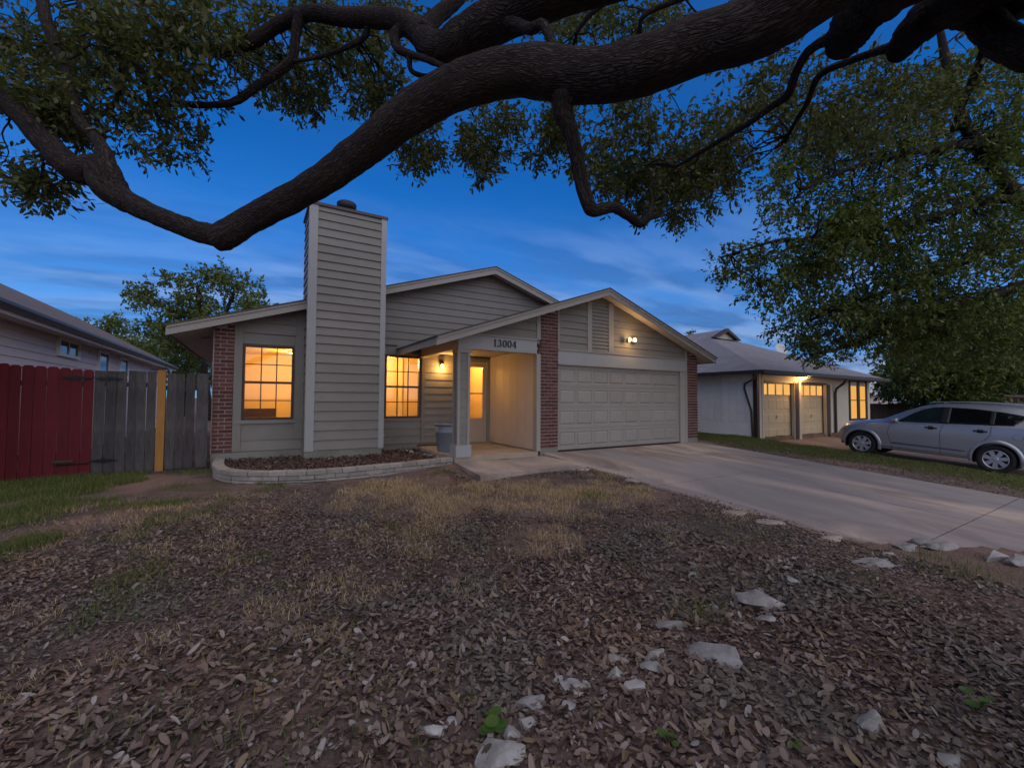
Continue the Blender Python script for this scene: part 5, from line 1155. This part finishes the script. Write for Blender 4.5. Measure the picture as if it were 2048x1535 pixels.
# ---------------- the tree over the neighbour's drive
def tree(name, label, base, limbs_px, polys, leafmat, trunk_r, trunk_top, leaf, wf, twigs, leaves, tl, group=None, frac=.8, br=(.02, .006), droop=.3):
    t = empty(name, tuple(base), label, 'tree', group); base = np.array(base, float); top = np.array(trunk_top, float)
    Q = catmull([base, base+(top-base)*.35+RNG.normal(0, .12, 3)*[1, 1, 0], base+(top-base)*.7+RNG.normal(0, .15, 3)*[1, 1, 0], top], 6)
    limb_obj('trunk', [limb_geo(Q, np.linspace(trunk_r*1.25, trunk_r*.55, len(Q)), 16, .06)], M['bark'], t)
    LP = [Q[len(Q)//2:]]
    for lp in limbs_px:
        P, r = px_limb(lp, 6); P = np.vstack([np.linspace(top, P[0], 5)[:-1], P]); r = np.concatenate([np.linspace(trunk_r*.5, r[0], 5)[:-1], r]); LP.append(P)
        limb_obj('limb', [limb_geo(P, r, 10, .06, len(LP))], M['bark'], t)
    ls, cc = [], []
    for (poly, n, z0, z1, rp) in polys:
        C, rc = poly_clumps(poly, n, z0, z1, rp); cc.append(C); (V, Fc), st, td, ln = clump_leaves(C, rc, twigs, leaves, tl, leaf, wf, droop); ls.append((V, Fc))
    V, Fc = cat_mesh(ls); np_mesh('crown', V, Fc, leafmat, t, kind='stuff')
    limb_obj('branchlet', connect(np.vstack(cc), LP, frac, *br, 5, .05), M['bark'], t, kind='stuff')
    return t
tree('leafy_tree', 'tall leafy tree drooping over the neighbour roof and parked car', (20.9, 1.9, -.6),
     [[(2060, 420, 11.5, 14), (1990, 340, 11, 12), (1930, 250, 10.5, 11), (1900, 160, 10, 9), (1880, 60, 10, 6)],
      [(2070, 400, 11.5, 10), (1960, 400, 11, 8), (1880, 430, 10.5, 7), (1760, 455, 10, 6), (1640, 480, 9.5, 5), (1560, 480, 9.3, 3), (1440, 515, 9.2, 2)],
      [(2060, 330, 11, 10), (1960, 290, 10.5, 9), (1850, 300, 10, 7), (1720, 330, 9.5, 5), (1600, 380, 9.3, 3)],
      [(2080, 560, 12, 12), (1950, 600, 12, 9), (1800, 640, 12, 7), (1700, 690, 12, 4), (1620, 710, 12, 3)],
      [(2080, 480, 12, 10), (1980, 500, 11.5, 8), (1850, 560, 11.5, 6), (1720, 600, 11.5, 4), (1620, 640, 11.5, 3)]],
     [([(1600, 250), (1750, 180), (1920, 120), (2060, 60), (2060, 330), (1900, 380), (1760, 380), (1620, 440), (1535, 430), (1520, 330)], 170, 8.6, 12, (18, 40)),
      ([(1415, 525), (1450, 480), (1560, 490), (1640, 440), (1760, 400), (1700, 520), (1600, 560), (1540, 620), (1500, 590)], 60, 8.8, 10.5, (14, 30)),
      ([(1620, 480), (1760, 380), (1900, 380), (2070, 300), (2070, 640), (1900, 640), (1720, 640), (1600, 640), (1560, 590)], 260, 9.5, 13.5, (20, 44)),
      ([(1580, 610), (1700, 600), (2070, 600), (2070, 720), (1920, 730), (1800, 720), (1740, 690), (1660, 720), (1600, 690)], 190, 11, 15, (18, 40)),
      ([(1535, 650), (1600, 620), (1640, 690), (1590, 700)], 9, 11, 13, (12, 22))],
     M['rleaf'], .34, PZ(2110, 470, 12.5), (.075, .135), .45, 14, 8, (.18, .40), None, .6, (.022, .006))
tree('leafy_tree', 'dense dark tree standing behind the parked car', (30.5, 7.0, -.4),
     [[(1880, 760, 28, 8), (1850, 700, 28, 6), (1820, 660, 28, 4)], [(1900, 760, 28, 8), (1960, 700, 28, 6)]],
     [([(1790, 640), (2080, 600), (2080, 800), (1880, 805), (1800, 780), (1760, 720)], 330, 22, 31, (16, 36)), ([(1720, 760), (1830, 740), (1850, 800), (1770, 800)], 34, 26, 29, (10, 20))],
     M['rleaf'], .3, PZ(1890, 770, 28), (.16, .28), .5, 12, 8, (.4, .8), 'trees behind the car', .35, (.05, .012))
tree('leafy_tree', 'pale green bushy tree beyond the timber crossbar post', (40.0, 6.5, -.4),
     [[(2010, 770, 36, 8), (2040, 720, 36, 5)]], [([(1930, 690), (2120, 660), (2120, 815), (1940, 812)], 160, 31, 39, (16, 30))],
     M['bleaf'], .3, PZ(2010, 790, 36), (.2, .34), .5, 12, 8, (.5, .9), 'trees behind the car', .3, (.06, .015))
# ---------------- trees behind the left bungalow
def gz0(p): return (p[0], p[1], -.3)
b1 = PZ(415, 800, 27)
tree('background_tree', 'broad green tree rising behind the left eave of the grey house', gz0(b1),
     [[(400, 690, 27, 6), (360, 640, 27, 4), (310, 600, 27, 3)], [(430, 690, 27, 6), (450, 630, 27, 4), (470, 580, 27, 3)], [(410, 680, 27, 5), (400, 620, 27, 4), (395, 570, 27, 3)]],
     [([(268, 572), (300, 575), (335, 550), (345, 545), (400, 555), (425, 535), (450, 540), (460, 552), (490, 545), (500, 570), (520, 575), (540, 600), (545, 640), (300, 680), (270, 640), (300, 620), (270, 610)], 95, 25, 29, (9, 20)),
      ([(285, 640), (420, 640), (420, 700), (330, 690)], 22, 25, 29, (9, 18))],
     M['bleaf'], .25, PZ(412, 700, 27), (.16, .28), .5, 13, 8, (.3, .6), 'trees behind the left bungalow', .6, (.035, .01))
b2 = PZ(215, 800, 42)
tree('background_tree', 'small rounded far tree above the ridge of the mauve bungalow', gz0(b2), [[(215, 690, 42, 4), (220, 660, 42, 3)]],
     [([(165, 645), (190, 628), (225, 630), (250, 650), (268, 680), (290, 700), (200, 700), (170, 670)], 40, 39, 44, (8, 16))],
     M['bleaf'], .25, PZ(218, 700, 42), (.22, .36), .5, 12, 8, (.5, .9), 'trees behind the left bungalow', .3, (.05, .012))
b3 = PZ(370, 800, 33)
tree('background_tree', 'low dense green tree filling the gap beside the brick corner', gz0(b3), [[(370, 740, 33, 4), (380, 710, 33, 3)]],
     [([(268, 690), (300, 672), (350, 678), (425, 690), (430, 770), (330, 760), (290, 715)], 70, 30, 36, (10, 20))],
     M['bleaf'], .25, PZ(372, 750, 33), (.18, .3), .5, 13, 8, (.4, .7), 'trees behind the left bungalow', .3, (.05, .012))
b4 = PZ(1383, 790, 50)
tree('background_tree', 'tiny far treetop poking over the neighbour roof ridge', gz0(b4), [[(1383, 700, 50, 3), (1383, 680, 50, 2)]],
     [([(1374, 672), (1379, 662), (1390, 662), (1394, 672), (1392, 690), (1376, 690)], 7, 48, 52, (4, 8))],
     M['bleaf'], .25, PZ(1383, 705, 50), (.2, .34), .5, 9, 7, (.3, .6), None, .3, (.05, .012))

# ================================================================ GROUND COVER
def mask_noise(x, y, sc, seed):
    r = np.random.default_rng(int(seed*10)); out = np.zeros(len(x))
    for o in range(3):
        g = r.uniform(-1, 1, (64, 64)); u = x*sc*2**o+30+seed; v = y*sc*2**o+30; i = np.floor(u).astype(int); j = np.floor(v).astype(int); a = u-i; b = v-j; a = a*a*(3-2*a); b = b*b*(3-2*b)
        q = lambda di, dj: g[(i+di) % 64, (j+dj) % 64]
        out += .7*.5**o*((q(0, 0)*(1-a)+q(1, 0)*a)*(1-b)+(q(0, 1)*(1-a)+q(1, 1)*a)*b)
    return out
dry_px = [(790, 985, 120, 40), (880, 1000, 95, 34), (1075, 985, 130, 36), (1180, 985, 110, 30), (1090, 1078, 90, 34), (960, 980, 60, 25), (700, 1000, 60, 26), (1280, 985, 60, 16)]
dry = [(GP(a, b), w, h) for a, b, w, h in dry_px]
def in_blobs(x, y, blobs):
    f = np.zeros(len(x))
    for (p, w, h) in blobs:
        z = float((p-CAM_P)@CF); rx = w*z/F_PX; d = np.array([p[0], p[1]]); d /= np.linalg.norm(d); u = np.array([d[1], -d[0]])
        ry = max(h*z/F_PX*z/1.7, .25); dx = x-p[0]; dy = y-p[1]; f = np.maximum(f, 1-((dx*u[0]+dy*u[1])/rx)**2-((dx*d[0]+dy*d[1])/ry)**2)
    return f
def yard_points(n, x0, x1, y0, y1): return RNG.uniform(x0, x1, n), RNG.uniform(y0, y1, n)
X, Y = yard_points(120000, -5.2, 6.4, .35, 8.3)
dist = np.hypot(X, Y); ff_ = in_blobs(X, Y, dry); m1 = mask_noise(X, Y, .55, 3.1); m2 = mask_noise(X, Y, 1.7, 9.2)
dens = .95-.45*smooth(4.0, 7.5, dist)+.55*m1+.35*m2-.7*(ff_ > 0)
dens -= .6*smooth(6.2, 7.6, Y)*(X < 3.2)
inplanter = (Y > 7.9) & (X > -.8); offw = (X > 3.35) & (Y > 6.7); ondr = X > 5.97
keep = (RNG.uniform(0, 1.1, len(X)) < dens) & ~inplanter & ~offw & (~ondr | (RNG.uniform(size=len(X)) < .015+.25*((X < 6.25) & (Y < 4.5)))) & (dist > .7)
X, Y = X[keep], Y[keep]; Z = np.where(X > 5.96, drive_z(Y), ground_z(X, Y))
flakes('leaf_litter', np.column_stack([X, Y, Z+RNG.uniform(0, .016, len(X))]), .30, (.026, .058), (.012, .026), M['litter'], None, .5, label='brown fallen oak leaves covering the front yard', cat='leaves')
X, Y = yard_points(9000, -4, 4.5, .35, 3.6); k = np.hypot(X, Y) > .8; X, Y = X[k], Y[k]
X2, Y2 = yard_points(110000, -5.2, 5.95, 1.0, 8.2); d2 = np.hypot(X2, Y2); f2 = in_blobs(X2, Y2, dry); k2 = (RNG.uniform(size=len(X2)) < np.clip(.25+.7*smooth(2.2, 4.5, d2)+.5*mask_noise(X2, Y2, .8, 6.1)-.6*(f2 > .1), 0, 1)) & ~((Y2 > 7.9) & (X2 > -.8)) & ~((X2 > 3.35) & (Y2 > 6.7))
flakes('fine_litter', np.column_stack([X2, Y2, ground_z(X2, Y2)+RNG.uniform(0, .008, len(X2))])[k2], .35, (.010, .030), (.005, .012), M['litter'], None, .4, label='crumbled leaf bits and bark chips on the bare soil', cat='litter')
flakes('large_leaf_litter', np.column_stack([X, Y, ground_z(X, Y)+RNG.uniform(.004, .026, len(X))]), .30, (.048, .085), (.022, .038), M['litter'], None, .6, label='larger curled fallen leaves on the near lawn', cat='leaves')
X, Y = yard_points(5200, 11.85, 14.85, 0, 8); k = RNG.uniform(size=len(X)) < .9-.55*smooth(12.7, 13.5, X); X, Y = X[k], Y[k]
flakes('strip_litter', np.column_stack([X, Y, ground_z(X, Y)+.01]), .3, (.03, .07), (.012, .03), M['litter'], None, .5, label='fallen leaves on the strip between the two driveways', cat='leaves')
def blades(name, X, Y, Z, L, W, lean, mat, label, cat):
    n = len(X); a = RNG.uniform(0, 2*np.pi, n); Ls = RNG.uniform(*L, n); Ws = RNG.uniform(*W, n); le = RNG.uniform(*lean, n); b = a+RNG.uniform(.6, 2.4, n)
    base = np.column_stack([X, Y, Z]); wv = np.column_stack([np.cos(b), np.sin(b), np.zeros(n)])*Ws[:, None]*.5
    d1 = np.column_stack([np.cos(a)*np.sin(le*.6), np.sin(a)*np.sin(le*.6), np.cos(le*.6)])*Ls[:, None]*.55; d2 = np.column_stack([np.cos(a)*np.sin(le), np.sin(a)*np.sin(le), np.cos(le)])*Ls[:, None]*.5
    V = np.stack([base-wv, base+wv, base+d1+wv*.75, base+d1-wv*.75, base+d1+d2+wv*.12, base+d1+d2-wv*.12], 1).reshape(-1, 3); i = np.arange(n)[:, None]*6
    return np_mesh(name, V, np.concatenate([i+np.array([[0, 1, 2, 3]]), i+np.array([[3, 2, 4, 5]])], 0), mat, None, kind='stuff', label=label, category=None) if False else np_mesh(name, V, np.concatenate([i+np.array([[0, 1, 2, 3]]), i+np.array([[3, 2, 4, 5]])], 0), mat, None, kind='stuff', label=label, cat=cat)
X, Y = yard_points(210000, -2.5, 6.0, 3.2, 7.9); f = .8*in_blobs(X, Y, dry)+.55*mask_noise(X, Y, 1.5, 5.5)+.45*mask_noise(X, Y, 4.5, 8.5)
k = (f > .18) & ~((X > 3.35) & (Y > 6.68)) & (RNG.uniform(size=len(X)) < np.clip(f*.85, 0, 1)) & ~((Y > 7.95) & (X > -.8)) & (X < 5.93)
X, Y = X[k], Y[k]; blades('dry_grass', X, Y, ground_z(X, Y), (.03, .085), (.002, .0045), (.4, 1.35), M['dry'], 'straw-coloured dry grass patches in front of the walk', 'grass')
gpts = []
X, Y = yard_points(26000, -5, 5.9, 1.2, 8.0); k = (mask_noise(X, Y, .7, 7.7) > .12+.3*RNG.uniform(size=len(X))) & ~((X > 3.3) & (Y > 6.6)) & ~((Y > 7.85) & (X > -.85)); gpts.append((X[k], Y[k]))
gpx = [(60, 985, 150, 40), (20, 1035, 110, 45), (150, 960, 120, 18), (230, 965, 60, 12), (330, 1010, 60, 10), (60, 1085, 60, 24)]
gb = [(GP(a, b), w, h) for a, b, w, h in gpx]
X, Y = yard_points(260000, -6.0, .5, 4.0, 10.7); f = in_blobs(X, Y, gb)+.45*mask_noise(X, Y, 1.6, 2.5); k = (f > .15) & (RNG.uniform(size=len(X)) < np.clip(f*1.1, 0, 1)); gpts.append((X[k], Y[k]))
k2 = (RNG.uniform(size=len(X)) < .35) & (Y > 10.2) & (X < -1.7) & (X > -3.8) & ~k; gpts.append((X[k2], Y[k2]))
for (a, b, w, n) in ((785, 1056, .05, 130), (1185, 992, .16, 420), (885, 943, .12, 160), (640, 938, .08, 120), (1420, 1225, .10, 160), (1520, 1010, .12, 160), (830, 1160, .10, 60), (260, 1120, .12, 60), (980, 1165, .10, 60), (560, 1180, .12, 60), (1370, 1230, .08, 120), (1880, 1130, .25, 260), (1960, 1150, .25, 220), (1250, 1130, .12, 70), (700, 1320, .08, 40), (1770, 1180, .2, 90), (420, 1055, .2, 150), (500, 1110, .2, 100)):
    p = GP(a, b); gpts.append((RNG.normal(p[0], w, n), RNG.normal(p[1], w, n)))
X = np.concatenate([a for a, b in gpts]); Y = np.concatenate([b for a, b in gpts]); blades('lawn_grass', X, Y, ground_z(X, Y), (.04, .11), (.003, .006), (.2, 1.1), M['grass'], 'green grass tufts along the fence and across the yard', 'grass')
X, Y = yard_points(90000, 11.85, 14.95, .5, 12); k = (RNG.uniform(size=len(X)) < smooth(12.5, 13.4, X+.4*np.sin(Y*1.3)-.9*smooth(6, 8, Y)*-1)); X, Y = X[k], Y[k]
blades('verge_grass', X, Y, ground_z(X, Y), (.03, .075), (.004, .008), (.2, 1.1), M['grass'], 'green verge grass between the two driveways', 'grass')
# small pale pebbles and twigs
X, Y = yard_points(1500, -3, 6, 1.0, 7.6); k = ~((X > 3.35) & (Y > 6.7)) & (X < 5.95) & ~((Y > 7.9) & (X > -.8)); X, Y = X[k], Y[k]
pv, pf_ = [], []; ico = bmesh.new(); bmesh.ops.create_icosphere(ico, subdivisions=1, radius=1); iv = np.array([v.co[:] for v in ico.verts]); if_ = np.array([[v.index for v in f.verts] for f in ico.faces]); ico.free()
sc_ = RNG.uniform(.005, .014, (len(X), 1, 3))*np.array([1.3, 1, .7]); V = (iv[None]*sc_+np.column_stack([X, Y, ground_z(X, Y)+.006])[:, None, :]).reshape(-1, 3)
np_mesh('pebbles', V, (if_[None]+np.arange(len(X))[:, None, None]*len(iv)).reshape(-1, 3), M['lime'], None, kind='stuff', label='small pale pebbles scattered over the soil', cat='pebbles')
X, Y = yard_points(420, -4, 5.5, .9, 6); a = RNG.uniform(0, 6.28, len(X)); d = np.column_stack([np.cos(a), np.sin(a), RNG.normal(0, .08, len(X))])
tv, tf_ = twig_mesh(np.column_stack([X, Y, ground_z(X, Y)+.014]), d, RNG.uniform(.06, .26, len(X)), .0028, np.ones(len(X), bool)); np_mesh('fallen_twigs', tv, tf_, M['litter'], None, kind='stuff', label='thin dry fallen twigs on the leaf litter', cat='twigs')

# ---------------- stones
def rock(px, py, wpx, hpx, label, group=None, flat=False, mat='lime', turn=None):
    p = GP(px, py); z = float((p-CAM_P)@CF); w = wpx*z/F_PX; dep = w*random.uniform(.45, .7); h = max(hpx*z/F_PX*.62, .025)
    if flat: h = .05; dep = w*.5
    bm_ = bmesh.new(); bmesh.ops.create_icosphere(bm_, subdivisions=3, radius=1); sd_ = random.uniform(0, 50)
    planes = [(Vector(rnd_dir(1)[0]), random.uniform(.42, .80)) for _ in range(12)]
    for v in bm_.verts:
        c = v.co.copy()
        for (nv, dd) in planes:
            t = c.dot(nv)
            if t > dd: c -= nv*(t-dd)*.97
        c *= 1.18+.30*mnoise.noise(c*1.4+Vector((sd_, 0, 0)))+.08*mnoise.noise(c*5+Vector((sd_, 3, 0)))+.03*mnoise.noise(c*13+Vector((sd_, 7, 0)))
        if flat: c.z = max(-1, min(.75, c.z*1.6))
        v.co = c
    me = bpy.data.meshes.new('limestone_rock'); bm_.to_mesh(me); bm_.free(); me.polygons.foreach_set('use_smooth', [True]*len(me.polygons)); me.materials.append(M[mat])
    try: me.set_sharp_from_angle(angle=R_(24))
    except Exception: pass
    a = (turn if turn is not None else random.uniform(-.4, .4))-YAW
    o = link('flat_stone' if flat else 'limestone_rock', me, None, None, label=label, cat='stone' if flat else 'rock', group=group)
    for v in me.vertices: v.co = (v.co.x*w/2, v.co.y*dep/2, v.co.z*h*.62)
    o.rotation_euler = (random.uniform(-.12, .12), random.uniform(-.12, .12), a)
    g0 = surf_z(p[0], p[1])
    o.location = (p[0], p[1], g0+(h*.16 if not flat else .006)); return o
EG = 'rough limestone rocks edging the leafy bed'; EL = 'rough pale limestone rock half sunk in the fallen leaves'
for a in ((1233, 1322, 50, 32), (1312, 1313, 46, 24), (1303, 1338, 52, 32), (1232, 1352, 38, 36), (1266, 1375, 45, 38), (1150, 1380, 78, 34), (1134, 1414, 44, 34), (1066, 1410, 58, 28), (862, 1462, 64, 40), (902, 1452, 44, 30), (1020, 1475, 60, 40), (1529, 1240, 42, 22), (1430, 1214, 24, 14), (1392, 1258, 20, 12)):
    rock(*a, EL, EG)
rock(1345, 1254, 58, 30, 'blocky pale limestone rock alone where the edging bends'); rock(1428, 1318, 98, 58, 'broad white slab of limestone tilted in the dark leaves', turn=-.5)
rock(1003, 1512, 100, 52, 'long rounded pale rock beside the broad-leaved weed', turn=.5); rock(1054, 1452, 40, 46, 'upright grey rock between the weed and the edging stones')
rock(1524, 1202, 112, 34, 'long knobbly limestone rock lying crosswise in the edging', turn=.25); rock(1578, 1160, 40, 20, 'small white rock past the long knobbly one')
rock(1744, 1456, 78, 62, 'large grey boulder sunk in dark leaves far from the other edging rocks'); rock(1900, 1522, 64, 40, 'low dark grey rock near the oak trunk')
DG = 'pale rocks piled along the driveway edge'; DL = 'pale jagged limestone rock piled beside the driveway edge'
for a in ((1778, 1109, 30, 14), (1812, 1097, 50, 22), (1842, 1087, 44, 30), (1886, 1094, 80, 30), (1990, 1118, 60, 40), (2030, 1128, 60, 40)): rock(*a, DL, DG)
rock(1752, 1128, 98, 18, 'long flat pale limestone bar next to the driveway rock pile', turn=.12)
for a, w in (((1165, 940, 46, 10), 'in the corner between walk and driveway'), ((1268, 962, 48, 10), 'by the driveway edge, second from the walk'), ((1464, 1026, 62, 12), 'by the driveway edge, third from the walk'), ((1542, 1046, 64, 12), 'by the driveway edge, fourth from the walk'), ((1653, 1078, 60, 14), 'by the driveway edge, next to the rock pile')):
    rock(*a, 'flat tan flagstone '+w, 'flagstones along the driveway', True, 'flag')
def set_rock(x, y, z, w, h, label, group):
    o = rock(900, 1000, 40, 20, label, group); s = w/(40*float((GP(900, 1000)-CAM_P)@CF)/F_PX); o.scale = (s, s, s); o.location = (x, y, z)
for k in range(7): set_rock(3.28+.045*k, 10.55-.30*k, -.045, random.uniform(.16, .24), .1, 'small rough stone edging the mulch next to the trash can', 'stones edging the mulch')
# ---------------- broad-leaved weeds
def weed(px, py, n, size, label):
    p = GP(px, py); g0 = float(ground_z(p[0], p[1])); t = empty('weed', (p[0], p[1], g0), label, 'weed')
    for i in range(n):
        a = 2*math.pi*i/n+random.uniform(-.5, .5); r = size*random.uniform(.5, 1.4); hgt = size*random.uniform(.9, 2.4); c = np.array([p[0]+r*math.cos(a), p[1]+r*math.sin(a), g0+hgt]); s = size*random.uniform(.55, .95)
        V = [tuple(c)]; tl = random.uniform(-.4, .4); m_ = 14
        for k in range(m_):
            b = 2*math.pi*k/m_; rr = s*(1-.12*math.cos(b)); V.append((c[0]+rr*math.cos(b+a), c[1]+rr*.9*math.sin(b+a), c[2]+.16*s+rr*math.cos(b)*tl+.05*s*math.cos(3*b)))
        MB().add(V, [(0, 1+k, 1+(k+1) % m_) for k in range(m_)]).obj('leaf', M['weed'], t, True)
        MB().tube([(p[0]+.1*r*math.cos(a), p[1]+.1*r*math.sin(a), g0-.01), (c[0]*.5+p[0]*.5, c[1]*.5+p[1]*.5, g0+hgt*.65), tuple(c)], .0025, 5).obj('stem', M['weed'], t)
weed(985, 1475, 7, .045, 'bright green round-leaved weed between the pale edging rocks'); weed(1338, 1490, 6, .030, 'small green weed among brown leaves below the white slab'); weed(1955, 1420, 5, .040, 'broad green weed near the foot of the oak'); weed(1590, 1500, 4, .022, 'tiny green weed sprouting near the large grey boulder')
